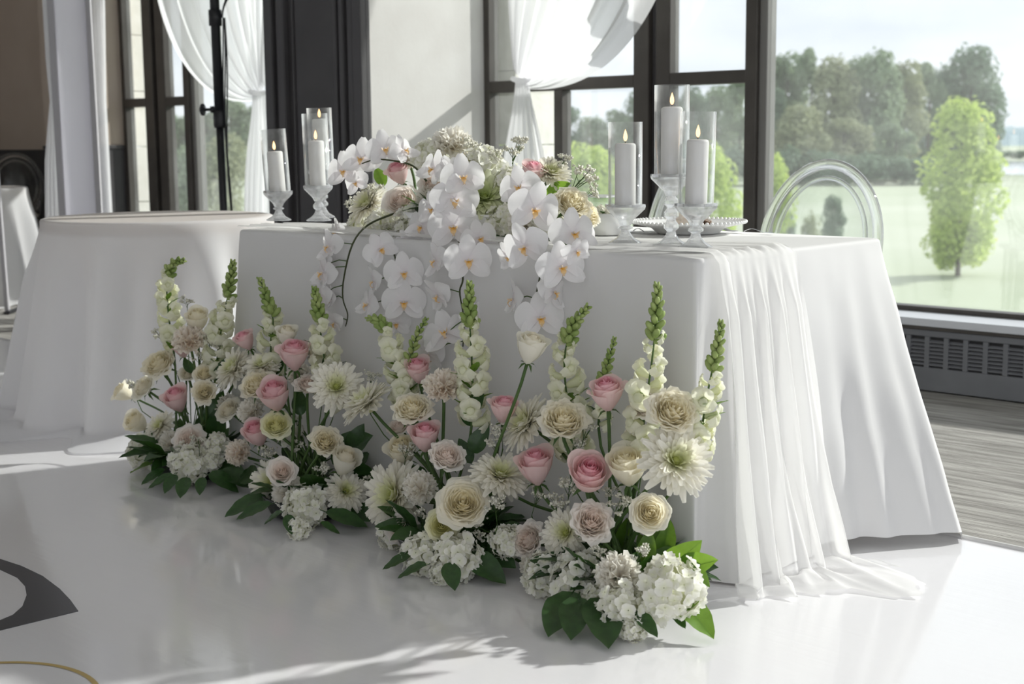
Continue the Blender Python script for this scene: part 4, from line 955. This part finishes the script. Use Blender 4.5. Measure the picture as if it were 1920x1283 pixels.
# ------------------------------------------------------------------ middle arrangement below the orchids
B = arrangement(845, 1042, 'floor arrangement with a large open cream rose below the hanging orchids')
snapdragon(B, [(690, 597), (712, 604), (730, 640), (748, 700), (765, 770)], .05, .36, 11, wpx=46)
snapdragon(B, [(800, 598), (782, 630), (768, 680), (762, 740)], .09, .7, 12, wpx=44, leaves=6)
snapdragon(B, [(881, 530), (880, 590), (884, 660), (886, 730), (884, 800)], .03, .30, 13, wpx=54, leaves=10)
RTC = B.location+Vector((.10, 0, .08))
for a in (('mw', 688, 757, 104, -.02, (-.55, .75, .15)), ('cbl', 831, 722, 72, 0, (0, .8, .6)), ('cr', 773, 766, 78, -.02, (-.05, .8, .6)), ('pk', 784, 697, 50, .06, (-.1, 1, .4)), ('pk', 797, 822, 58, -.02, (0, 1, .4)), ('br', 838, 856, 74, -.05, (.15, .8, .7)),
          ('cb', 756, 848, 60, .03, (-.2, .9, .5)), ('mw', 740, 930, 134, -.03, (-.75, .35, .8)), ('ca', 787, 915, 62, -.07, (-.1, .4, 1)), ('co', 868, 943, 98, -.10, (.05, .5, 1)), ('mw', 938, 893, 108, -.02, (.25, .85, .5)), ('br', 756, 992, 66, -.08, (-.3, .4, 1)),
          ('lo', 829, 985, 64, -.12, (.1, .35, 1)), ('hy', 795, 1038, 84, -.10, (-.2, .3, 1)), ('hy', 855, 1048, 92, -.13, (.1, .2, 1)), ('hy', 952, 1018, 66, -.02, (.5, .3, .8)), ('hy', 742, 1000, 66, -.04, (-.6, .3, .6)), ('wb', 995, 655, 60, -.02, (.25, 1, .25)), ('pk', 945, 770, 54, .02, (.1, 1, .3)), ('bo', 748, 800, 50, .10, (-.3, .8, .5)), ('ca', 1000, 1060, 50, -.02, (.2, .4, 1)), ('hy', 830, 1075, 48, -.15, (0, .1, 1))):
    flower(B, *a[:3], a[3], a[4], a[5], root=(RTC if a[1] > 920 and a[2] < 800 else None))
for i, a in enumerate(((765, 835, 60, .0), (795, 965, 56, -.08), (925, 940, 66, -.08), (940, 800, 56, .0), (895, 980, 60, -.06), (735, 965, 50, -.05), (700, 700, 50, .06), (930, 830, 60, 0), (905, 1000, 50, -.05))):
    statice(B, *a, lean=(rnd(-.3, .3), 1, .3), seed=i+1)
for a in ((775, 1040, 714, 1062, -.06, 'leaf', (0, .8, .6), 0), (800, 1060, 742, 1078, -.10, 'leaf', (0, .8, .6), 1), (842, 1055, 850, 1103, -.14, 'leaf', (0, .6, 1), 2), (880, 1010, 962, 1062, -.05, 'leaf', (.1, .6, .9), 1), (875, 1040, 945, 1080, -.10, 'leaf', (.1, .7, .8), 0), (900, 1000, 905, 930, .02, 'leaf', (0, .4, 1), 0), (930, 1000, 985, 985, .0, 'leaf', (0, .7, .6), 2), (800, 900, 760, 870, .05, 'leaf', (0, .6, .8), 1), (884, 870, 862, 820, .02, 'leaf', (0, .4, 1), 1), (886, 850, 905, 800, .02, 'leaf', (0, .4, 1), 2), (884, 800, 868, 755, .03, 'leaf', (0, .4, 1), 0), (886, 770, 906, 735, .03, 'leaf', (0, .4, 1), 1)):
    bigleaf(B, *a)
# ------------------------------------------------------------------ third arrangement
D3 = arrangement(585, 962, 'floor arrangement with four pink roses and daisy-like chrysanthemums under the corner candles')
snapdragon(D3, [(487, 522), (500, 560), (512, 600), (508, 650), (505, 720)], .06, .42, 21, wpx=46)
snapdragon(D3, [(590, 540), (596, 580), (602, 630), (610, 690), (612, 760)], .04, .34, 22, wpx=48)
for a in (('wb', 537, 630, 40, .03, (.2, 1, .4)), ('pk', 461, 640, 38, .08, (-.4, .9, .4)), ('pk', 552, 668, 60, 0, (.05, 1, .4)), ('mw', 440, 692, 84, .04, (-.6, .6, .5)), ('mw', 492, 688, 70, .03, (-.2, .9, .5)), ('cr', 482, 722, 70, -.02, (-.2, .7, .7)), ('pk', 516, 744, 62, -.04, (-.1, .95, .5)), ('br', 578, 722, 54, .02, (.2, .8, .6)),
          ('lo', 518, 796, 60, -.05, (.1, .7, .8)), ('pk', 482, 815, 54, -.05, (-.2, .9, .6)), ('cbl', 446, 848, 50, -.02, (-.5, .5, .8)), ('cr', 611, 828, 64, -.04, (.2, .5, .9)), ('wb', 645, 868, 58, -.02, (.4, .9, .5)), ('mw', 631, 727, 98, -.03, (.1, .5, .9)), ('mw', 512, 906, 92, -.07, (-.3, .5, .9)), ('bo', 528, 884, 58, -.11, (0, .5, 1)),
          ('mw', 648, 922, 80, -.02, (.4, .5, .8)), ('hy', 573, 950, 82, -.11, (.1, .3, 1)), ('hy', 560, 992, 42, -.15, (0, .1, 1)), ('wo', 428, 768, 54, .05, (-.4, .6, .6)), ('ca', 540, 925, 60, -.10, (0, .3, 1)), ('hy', 545, 815, 50, .03, (.2, .6, .8)), ('ca', 470, 770, 50, .0, (-.4, .6, .8)), ('ca', 560, 700, 44, .05, (0, .8, .6))):
    flower(D3, *a[:3], a[3], a[4], a[5])
for i, a in enumerate(((505, 850, 55, -.04), (595, 880, 60, -.06), (590, 660, 50, .05), (560, 840, 50, .0), (470, 790, 46, 0), (545, 780, 50, .02), (618, 690, 50, .02), (600, 930, 50, -.08), (690, 900, 44, .0))):
    statice(D3, *a, lean=(rnd(-.3, .3), 1, .3), seed=i+2)
for a in ((500, 930, 418, 962, -.04, 'leaf', (0, .9, .5), 1), (510, 945, 440, 968, -.05, 'leaf', (0, .9, .5), 0), (530, 960, 492, 980, -.10, 'leaf', (0, .8, .6), 2), (540, 965, 545, 1000, -.12, 'leaf', (0, .6, .9), 0), (610, 960, 690, 985, -.04, 'leaf', (.1, .7, .7), 1), (620, 940, 705, 960, .0, 'leaf', (.1, .7, .7), 0), (600, 980, 640, 1000, -.08, 'leaf', (.1, .7, .7), 2), (620, 860, 690, 820, .04, 'leaf', (0, .4, .9), 1), (655, 850, 675, 800, .04, 'leaf', (0, .4, .9), 0), (565, 780, 555, 730, .03, 'leaf', (0, .4, .9), 2), (480, 900, 450, 880, .02, 'leaf', (-.2, .4, .9), 1), (640, 890, 700, 885, .05, 'leaf', (0, .6, .7), 2), (510, 700, 530, 670, .06, 'leaf', (0, .3, 1), 0)):
    bigleaf(D3, *a)
# ------------------------------------------------------------------ arrangement by the round table
E4 = arrangement(362, 890, 'loose floor arrangement with one pink rose standing next to the round table')
snapdragon(E4, [(346, 488), (326, 495), (313, 530), (316, 590), (326, 660)], .02, .40, 31, wpx=40)
snapdragon(E4, [(437, 490), (432, 530), (420, 590), (410, 650), (402, 720)], .04, .34, 33, wpx=44, leaves=12)
for a in (('cb', 370, 602, 46, .02, (.1, 1, .4)), ('cbl', 354, 636, 60, -.02, (0, .8, .7)), ('pk', 342, 655, 34, .03, (-.1, 1, .4)), ('cr', 298, 683, 72, -.02, (-.3, .75, .6)), ('wo', 268, 726, 56, .0, (-.6, .6, .6)), ('cb', 234, 737, 38, .02, (-.8, .5, .4)), ('co', 383, 700, 44, .0, (.1, .7, .7)), ('cr', 383, 735, 50, -.04, (.1, .4, 1)), ('wo', 352, 700, 36, .03, (0, .7, .7)),
          ('pk', 332, 751, 50, -.04, (-.2, .95, .5)), ('cb', 258, 793, 44, -.02, (-.6, .6, .7)), ('mw', 302, 800, 60, -.03, (-.5, .6, .7)), ('br', 355, 826, 64, -.08, (.1, .5, 1)), ('hy', 272, 848, 66, -.02, (-.6, .4, .7)), ('hy', 355, 870, 76, -.10, (0, .3, 1)), ('hy', 408, 836, 46, -.02, (.4, .5, .8)), ('hy', 310, 858, 60, -.06, (-.3, .3, 1)), ('ca', 430, 760, 44, .05, (.3, .6, .6)), ('mw', 442, 690, 50, .14, (.1, .7, .6)), ('ca', 318, 830, 46, -.05, (-.3, .5, .8)), ('hy', 395, 862, 46, -.05, (.3, .3, .9))):
    flower(E4, *a[:3], a[3], a[4], a[5])
for i, a in enumerate(((298, 622, 50, .0), (252, 715, 46, .0), (392, 640, 50, .02), (372, 665, 46, .02), (372, 820, 50, -.1), (300, 835, 44, -.06), (410, 640, 46, .03), (350, 560, 40, .03))):
    statice(E4, *a, lean=(rnd(-.4, .2), 1, .3), seed=i+3)
for a in ((310, 880, 262, 905, -.05, 'leaf', (0, .9, .5), 0), (325, 890, 275, 912, -.06, 'leaf', (0, .9, .5), 1), (330, 890, 306, 922, -.08, 'leaf', (0, .8, .6), 2), (350, 895, 335, 930, -.10, 'leaf', (0, .8, .6), 0), (380, 895, 372, 926, -.10, 'leaf', (0, .8, .6), 1), (390, 890, 450, 905, -.05, 'leaf', (0, .8, .6), 2), (400, 870, 455, 880, .0, 'leaf', (0, .7, .6), 0), (415, 880, 470, 912, -.04, 'leaf', (0, .8, .6), 1), (285, 870, 243, 880, .0, 'leaf_light', (0, .9, .5), 1), (385, 840, 370, 780, .02, 'leaf', (0, .3, 1), 0), (400, 830, 415, 760, .03, 'leaf', (0, .3, 1), 1), (395, 800, 405, 740, .03, 'leaf', (0, .3, 1), 2), (360, 700, 345, 670, .03, 'leaf', (0, .3, 1), 1), (410, 720, 430, 670, .03, 'leaf', (0, .3, 1), 0), (340, 830, 335, 785, .03, 'leaf', (0, .3, 1), 0)):
    bigleaf(E4, *a)

# ------------------------------------------------------------------ orchid centrepiece on the table
cc = onz(885, 432, TZ); cc = Vector((cc.x, cc.y, 0)); cc = ony(872, 436, .20); cc.z = TZ+.018
O = thing('orchid_centrepiece', 'white orchid and rose centrepiece cascading over the front of the head table', 'flowers', cc); O['_y'] = cc.y; O['_z'] = TZ-.4; O['_rz'] = .045
link('trough', MB().lathe([(0, .0), (.10, .0), (.12, .006), (.138, .05), (.132, .052), (.112, .012), (0, .010)], 36).mesh('trough'), M['ceramic'], O, scale=(1.7, .95, 1.0))
link('foam', MB().lathe([(.118, .025), (.116, .06), (.09, .075), (0, .08)], 24).mesh('foam'), M['leaf'], O, scale=(1.65, .95, 1.0))
rs = random.Random(5)
for i in range(70):
    a = rs.uniform(0, 6.28); e = rs.uniform(-.1, 1.2); d = Vector((math.cos(a)*math.cos(e), math.sin(a)*math.cos(e), math.sin(e))); p = Vector((.18*math.cos(a)*rs.uniform(.4, 1), .10*math.sin(a)*rs.uniform(.4, 1), .06))
    link('leaf', SMALL[i % 2] if i % 3 else LEAF[0], M['leaf' if i % 4 else 'leaf_light'], O, loc=p, rot=d.to_track_quat('Y', 'Z'), scale=rs.uniform(.04, .07))
def oroot(px): p = ony(px, 415, O['_y']); return Vector((max(cc.x-.2, min(cc.x+.2, p.x)), max(cc.y-.08, min(cc.y+.08, p.y)), cc.z+.045))
for a in (('ca', 850, 268, 76, .05, (0, .9, .5)), ('hy', 806, 297, 70, .02, (-.2, .8, .6)), ('hy', 905, 318, 84, .04, (0, .8, .6)), ('mg', 908, 372, 112, -.05, (.15, .6, .9)), ('mw', 1032, 326, 78, .02, (.3, .8, .6)), ('pk', 999, 326, 46, -.02, (.15, 1, .4)), ('mw', 690, 384, 82, -.02, (-.6, .6, .6)), ('bo', 752, 376, 72, -.05, (-.2, .6, .9)), ('pk', 748, 326, 44, .02, (-.3, .9, .5)),
          ('cr', 1072, 382, 78, -.03, (.35, .6, .8)), ('cr', 1104, 402, 56, .02, (.7, .4, .6)), ('ca', 985, 420, 66, -.06, (.1, .3, 1)), ('hy', 780, 420, 74, -.06, (-.2, .3, 1)), ('ca', 812, 372, 60, -.03, (0, .5, .9)), ('hy', 960, 352, 80, .02, (.1, .7, .7)), ('br', 812, 345, 60, -.02, (-.2, .6, .8)), ('hy', 720, 425, 70, -.03, (-.4, .4, .9)), ('hy', 1035, 425, 70, -.03, (.3, .4, .9)), ('ca', 905, 440, 66, -.07, (0, .2, 1)), ('hy', 850, 395, 70, -.04, (0, .4, 1)), ('wo', 870, 300, 54, .02, (0, .8, .7)), ('hy', 945, 420, 70, -.05, (0, .3, 1)), ('ca', 765, 300, 44, .05, (-.3, .8, .5)), ('ca', 1000, 375, 60, .0, (.2, .5, .8)), ('hy', 680, 425, 56, -.01, (-.6, .3, .8))):
    flower(O, *a[:3], a[3], a[4], a[5], root=oroot(a[1]))
for i, a in enumerate(((962, 272, 75, .05, (.05, 1, .1)), (925, 285, 66, .05, (.1, 1, .2)), (1092, 330, 85, .03, (.7, .9, .1)), (1050, 300, 60, .04, (.3, 1, .1)), (660, 375, 60, .0, (-.8, .6, .2)), (885, 275, 60, .05, (0, 1, .2)), (700, 350, 60, .0, (-.6, .8, .2)), (735, 425, 60, -.06, (-.2, .6, .8)), (1010, 445, 50, -.06, (.1, .2, 1)), (1085, 420, 50, -.02, (.5, .4, .6)), (900, 290, 60, .03, (.2, 1, .2)), (1112, 360, 50, .03, (.9, .5, .2)))):
    statice(O, *a, seed=i, root=oroot(a[0]))
bigleaf(O, 1020, 370, 1066, 344, .0, 'leaf_light', (.1, .4, 1), 1); bigleaf(O, 720, 350, 705, 310, .02, 'leaf_light', (.1, .4, 1), 0); bigleaf(O, 1040, 420, 1020, 455, -.06, 'leaf', (0, .3, 1), 0); bigleaf(O, 925, 430, 950, 452, -.08, 'leaf', (0, .3, 1), 1)
YF = -.045                                                          # the sprays hang just in front of the cloth
def opt(px, py, off):
    if py > 455: return ony(px, py, YF+off)
    return ony(px, py, O['_y']-.13+off)
ALLO = []
def orchid(px, py, dpx, f=(0, .1, 1), off=0.0, roll=0.0, stemp=None):
    c = opt(px, py, off); D_ = depth(c); s_ = dpx*D_/F; d = facing(*f); up = Vector((0, 0, 1)); x = up.cross(d).normalized(); y = d.cross(x)
    q = Matrix((x, y, d)).transposed().to_quaternion() @ Quaternion((0, 0, 1), roll)
    o = link('orchid_bloom', SEP, M['orchid'], O, loc=c-cc, rot=q, scale=s_*1.2); o['label'] = 'white moth orchid bloom with yellow throat'
    for a in (2.25, -2.25): link('sepal', SEP, M['orchid'], o, rot=Quaternion((0, 0, 1), a) @ Quaternion((1, 0, 0), rnd(-.1, .12)), loc=(0, 0, -.004))
    link('petal', OPET, M['orchid'], o, rot=Quaternion((0, 1, 0), rnd(-.05, .22)) @ Quaternion((0, 0, 1), .12), loc=(0.0, .01, .02))
    link('petal', OPET, M['orchid'], o, rot=Quaternion((0, 1, 0), rnd(-.22, .05)) @ Quaternion((0, 0, 1), -.12), loc=(0.0, .01, .018), scale=(-1, 1, 1))
    link('lip', LIP, M['lip'], o, loc=(0, .0, .03), scale=.8)
    if stemp is not None:
        e = opt(*stemp, off+.02); build(MB().tube([e, e.lerp(c-d*s_*.12, .5)+Vector((0, 0, .008)), c-d*s_*.01], .0016, 5), 'pedicel', M['stem'], o)
    return o
def ostem(pts):
    P = [opt(x, y, o) for x, y, o in pts]; n_ = 24; out = []
    for t in range(n_+1):
        k = t/n_*(len(P)-1); i = min(int(k), len(P)-2); t_ = k-i; a = P[max(0, i-1)]; b = P[i]; c = P[i+1]; d = P[min(len(P)-1, i+2)]
        out.append(.5*((2*b)+(c-a)*t_+(2*a-5*b+4*c-d)*t_*t_+(3*b-a-3*c+d)*t_**3))
    o = build(MB().tube(out, lambda t: lerp(.0032, .0016, t), 7), 'orchid_stem', M['stem_dark'], O); return o
ostem([(740, 400, .05), (690, 422, -.02), (661, 458, -.03), (645, 520, .0), (643, 560, .005), (652, 590, .01), (648, 612, .015)])
ostem([(760, 420, .05), (735, 450, .0), (745, 500, .0), (752, 550, .02), (745, 600, .02)])
ostem([(850, 400, .05), (860, 450, -.04), (868, 520, -.02), (862, 548, -.02), (870, 600, -.01), (868, 650, .0)])
ostem([(1020, 370, .03), (1030, 395, -.02), (1036, 430, -.02), (1018, 470, -.02), (1012, 520, .0), (1005, 560, .0), (1012, 600, .0)])
ostem([(800, 340, .05), (775, 312, .03), (740, 302, .0), (700, 300, -.02), (660, 315, -.02)])
for a in ((646, 321, 62, (-.25, .15, 1), -.03, .1), (678, 298, 66, (-.1, .2, 1), -.02, -.1), (722, 281, 64, (.1, .3, 1), .0, .2), (757, 283, 52, (.5, .3, .6), .03, .3), (668, 342, 44, (-.3, -.1, 1), -.01, .4),
          (815, 318, 62, (-.6, .2, .7), .0, -.3), (868, 333, 74, (.1, .2, 1), -.03, .1), (842, 318, 50, (-.2, .5, .8), .01, .5), (852, 375, 80, (.1, .0, 1), -.05, .0), (812, 392, 56, (-.4, .1, .8), -.03, .2), (850, 425, 84, (0, -.05, 1), -.06, .05), (792, 425, 58, (-.4, -.1, .9), -.03, -.3), (898, 446, 60, (.3, -.1, .9), -.05, .3), (768, 455, 50, (-.2, -.4, .9), -.03, .4),
          (974, 352, 70, (-.3, .3, .9), -.03, .2), (1002, 392, 86, (.2, -.1, .9), -.06, -.2), (1075, 438, 80, (.2, .1, .9), -.03, .1), (985, 462, 80, (-.4, -.2, .8), -.04, .3)):
    orchid(*a[:3], a[3], a[4], a[5])
for a in ((632, 437, 46, (-.8, .1, .5), -.02, .1, (665, 455)), (618, 463, 56, (-.7, .1, .6), .0, .2, (661, 458)), (607, 512, 60, (-.75, .0, .6), .0, -.1, (650, 500)), (614, 495, 48, (-.9, .1, .3), .02, .2, (652, 490)), (603, 555, 54, (-.8, -.1, .5), .0, .1, (643, 535)), (622, 560, 40, (-.9, .1, .2), .02, .0, (644, 560)), (628, 605, 44, (-.6, -.3, .6), .0, .3, (650, 600)),
          (712, 466, 58, (.3, -.2, .8), .0, .6, (738, 455)), (757, 511, 66, (.1, -.05, 1), -.01, .1, (745, 500)), (702, 528, 52, (-.8, -.1, .3), .0, .2, (747, 520)), (757, 566, 72, (.1, -.1, 1), -.01, .0, (752, 550)), (692, 572, 56, (-.7, .2, .5), .0, -.2, (750, 560)), (742, 606, 50, (.1, -.2, .9), .0, .1, (745, 600)),
          (818, 490, 60, (-.7, .1, .5), .0, .3, (866, 500)), (878, 488, 80, (.1, -.05, 1), -.03, .05, (868, 500)), (822, 553, 62, (-.6, -.4, .5), .0, .3, (862, 548)), (836, 626, 84, (-.3, .5, .6), -.02, .5, (870, 600)), (806, 664, 62, (-.5, -.4, .6), -.01, .2, (868, 640)), (886, 590, 50, (.4, .0, .5), .02, .2, (870, 590)),
          (1052, 500, 82, (.2, -.1, .9), -.02, .15, (1014, 490)), (964, 562, 64, (-.85, .1, .2), .0, .1, (1005, 560)), (1036, 548, 66, (.7, .0, .5), .0, -.3, (1008, 545)), (1013, 595, 82, (.1, -.1, 1), -.02, .1, (1012, 580)), (1080, 470, 50, (.4, -.4, .7), .0, .3, (1025, 450)), (955, 480, 50, (-.5, -.3, .7), .0, .3, (1015, 475))):
    orchid(*a[:3], a[3], a[4], a[5], a[6])
# tiny flowers in the small planter
Rz = Matrix.Rotation(.25, 4, 'Z')
for i in range(7):
    a = 2*PI*i/7; r_ = .03 if i else 0
    link('blossom_cluster', ME['hyd'][i % 3], M['filler'], pt2, loc=(r_*math.cos(a), r_*math.sin(a), .048+.008*(i % 2)), scale=.035)
    link('leaf', SMALL[i % 2], M['leaf'], pt2, loc=(.02*math.cos(a+.4), .02*math.sin(a+.4), .052), rot=Vector((math.cos(a+.4), math.sin(a+.4), .7)).to_track_quat('Y', 'Z'), scale=.045)

# ================================================================== OUTSIDE
GZ = -3.0
gm = MB().add([(-900, 4.5, GZ), (700, 4.5, GZ), (700, 1500, GZ), (-900, 1500, GZ)], [(0, 1, 2, 3)])
gr = structure(build(gm, 'ground', M['grass'], smooth=False)); gr['label'] = 'pale green meadow outside'
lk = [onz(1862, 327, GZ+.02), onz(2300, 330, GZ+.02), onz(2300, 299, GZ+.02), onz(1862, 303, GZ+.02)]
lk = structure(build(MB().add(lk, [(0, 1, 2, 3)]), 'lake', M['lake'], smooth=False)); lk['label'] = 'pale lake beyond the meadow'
def crown(seed, n_, rx, rz_, blobs, size, up=.55):
    rs_ = random.Random(seed); bl = []
    for i in range(blobs):
        a = rs_.uniform(0, 6.28); h = rs_.random(); r = rx*math.sin(PI*(.12+.82*h))**.7*rs_.uniform(.35, .8); bl.append((Vector((r*math.cos(a), r*math.sin(a), rz_*(.09+.84*h))), rx*rs_.uniform(.28, .5)))
    mb = MB()
    for i in range(n_):
        c, rr = bl[i % blobs]; d = Vector((rs_.gauss(0, 1), rs_.gauss(0, 1), rs_.gauss(0, 1))).normalized(); p = c+Vector((d.x, d.y, d.z*1.15))*rr*rs_.uniform(.7, 1.05); s_ = size*rs_.uniform(.6, 1.4)
        nrm = (d+Vector((rs_.uniform(-.7, .7), rs_.uniform(-.7, .7), rs_.uniform(-.3, .9)))).normalized(); q = nrm.to_track_quat('Z', 'Y') @ Quaternion((0, 0, 1), rs_.uniform(0, 6.28))
        mb.add([p+q @ Vector(v) for v in ((-s_*.5, 0, 0), (0, -s_*.28, .08*s_), (s_*.6, 0, 0), (0, s_*.28, .08*s_))], [(0, 1, 2, 3)])
    return mb.mesh('crown', False)
CR = [crown(1, 4200, 3.3, 12.5, 26, .62), crown(2, 4200, 3.8, 12.5, 30, .62), crown(3, 3800, 2.8, 12.5, 20, .58)]
CN = [crown(4, 9000, 1.0, 5.0, 60, .16), crown(5, 5000, 1.2, 3.4, 34, .15)]
CS = [crown(6, 1500, 2.6, 3.4, 14, .45)]
TRK = MB().tube([(0, 0, 0), (.1, 0, 4), (0, .1, 8), (0, 0, 11)], lambda t: .35*(1-.8*t), 8).mesh('trunk'); TRN = MB().tube([(0, 0, 0), (.02, 0, 2), (0, .02, 4.2)], lambda t: .07*(1-.7*t), 8).mesh('trunk')
def tree(name, label, px, top, d, me, m, h0, wpx=None, w0=None, grp=None, trunk=True):
    """tree whose foot stands on the meadow at distance d and whose top reaches picture height top"""
    p = at(px, top, d); H_ = p.z-GZ; t = thing(name, label, 'tree' if trunk else 'shrub', (p.x, p.y, GZ), grp, rz=rnd(0, 6))
    sx = (wpx*d/F)/w0 if wpx else H_/h0
    link('crown', me, M[m], t, scale=(sx, sx, H_/h0))
    if trunk: link('trunk', TRK if h0 > 8 else TRN, M['bark'], t, scale=(sx, sx, H_/h0*.93))
    return t
TD = ('tall grey-green tree at the edge of the meadow', 'tall olive-toned tree at the edge of the meadow', 'dark spreading tree at the end of the tree line')
rowt = [(1440, 150, 138, 0, 'tree_dark', 90), (1478, 96, 140, 0, 'tree_far', 100), (1522, 92, 136, 2, 'tree_far', 90), (1566, 112, 134, 1, 'tree_olive', 100), (1605, 104, 138, 0, 'tree_far', 90), (1650, 100, 134, 1, 'tree_far', 110), (1700, 112, 136, 0, 'tree_olive', 100), (1745, 118, 140, 2, 'tree_far', 90), (1772, 128, 144, 1, 'tree_dark', 90), (1825, 92, 142, 1, 'tree_dark', 128), (1848, 150, 146, 0, 'tree_dark', 80),
        (1500, 200, 120, 1, 'tree_olive', 110), (1585, 220, 122, 0, 'tree_olive', 110), (1680, 230, 124, 2, 'tree_far', 110),
        (1390, 140, 150, 0, 'tree_far', 80), (1345, 165, 155, 1, 'tree_far', 80), (1300, 160, 150, 0, 'tree_dark', 70), (1255, 180, 150, 2, 'tree_far', 80), (1200, 175, 150, 1, 'tree_dark', 80), (1160, 205, 150, 0, 'tree_far', 80), (1110, 222, 150, 1, 'tree_far', 90), (1065, 200, 150, 0, 'tree_dark', 80), (1020, 190, 150, 2, 'tree_far', 80), (970, 190, 150, 1, 'tree_far', 90), (930, 190, 150, 0, 'tree_dark', 80),
        (475, 195, 150, 0, 'tree_far', 90), (430, 185, 150, 1, 'tree_far', 90), (385, 210, 150, 0, 'tree_dark', 80), (345, 215, 150, 2, 'tree_far', 80), (310, 210, 150, 1, 'tree_far', 80)]
for px, tp, d, k, m, w in rowt:
    where = 'beyond the black light stand' if px < 600 else 'through the window with the tied curtain' if px < 1230 else 'behind the tall candles' if px < 1420 else 'across the meadow' if tp < 180 else 'standing forward of the row'
    lab = {'tree_far': 'tall grey-green tree ', 'tree_olive': 'tall olive-toned tree ', 'tree_dark': 'tall dark green tree '}[m]+('seen '+where if px < 1420 else where+' in the tree row' if tp < 180 else where+' of tall trees'.replace(' of tall trees', ' across the meadow'))
    if px == 1825: lab = 'wide spreading dark tree at the lake end of the tree row'
    if px == 1848: lab = 'lower dark tree behind the lime-green tree\'s right side'.replace("'s right side", ' at the end of the row')
    tree('tall_tree', lab, px, tp, d, CR[k], m, 12.5, w, 7.0, grp='tree row beyond the meadow')
tree('lime_tree', 'bright lime-green young tree outside the picture window', 1808, 184, 40, CN[0], 'tree_lime', 5.0, 150, 2.0)
tree('lime_tree', 'small yellow-green tree outside beside the window post', 1452, 300, 34, CN[1], 'tree_lime', 3.4, 90, 2.4)
tree('lime_tree', 'yellow-green tree seen behind the tallest candle', 1330, 285, 36, CN[1], 'tree_lime', 3.4, 130, 2.4)
tree('lime_tree', 'yellow-green tree outside behind the orchid centrepiece', 1110, 285, 40, CN[1], 'tree_lime', 3.4, 170, 2.4)
tree('lime_tree', 'yellow-green tree outside behind the tied curtain', 960, 285, 40, CN[1], 'tree_lime', 3.4, 150, 2.4)
tree('lime_tree', 'green tree outside behind the black light stand', 415, 270, 40, CN[1], 'tree_olive', 3.4, 150, 2.4)
tree('lime_tree', 'green tree outside between the two dark posts', 330, 290, 40, CN[1], 'tree_far', 3.4, 130, 2.4)
for i, (px, tp, d, w) in enumerate(((1470, 285, 118, 120), (1540, 290, 118, 110), (1620, 295, 117, 120), (1700, 300, 117, 120), (1770, 300, 117, 110), (1390, 285, 118, 120), (1300, 285, 120, 120), (1890, 285, 240, 60), (1925, 283, 240, 60))):
    tree('hedge_shrub', ('rounded dark shrub at the foot of the tree row' if px < 1850 else 'small dark shrub on the far shore by the lake'), px, tp, d, CS[0], 'tree_dark', 3.4, w, 5.2, grp='shrubs under the tree row', trunk=False)
tree('cypress', 'dark narrow conical shrub on the meadow behind the ghost chair', 1562, 366, 48, CN[0], 'tree_dark', 5.0, 46, 2.0)
tree('meadow_shrub', 'round green shrub on the meadow seen through the ghost chair', 1520, 412, 45, CS[0], 'tree_olive', 3.4, 40, 5.2, trunk=False)
tree('meadow_shrub', 'dark green shrub on the meadow beside the window post', 1472, 402, 44, CS[0], 'tree_dark', 3.4, 46, 5.2, trunk=False)
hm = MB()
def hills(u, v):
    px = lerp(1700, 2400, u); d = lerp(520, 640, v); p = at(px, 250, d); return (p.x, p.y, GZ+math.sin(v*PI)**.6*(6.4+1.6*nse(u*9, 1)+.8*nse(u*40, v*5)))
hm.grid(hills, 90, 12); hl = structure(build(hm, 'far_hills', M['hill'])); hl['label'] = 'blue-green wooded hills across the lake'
for o in bpy.data.objects:
    for k in ('_y', '_z', '_rz'):
        if k in o: del o[k]
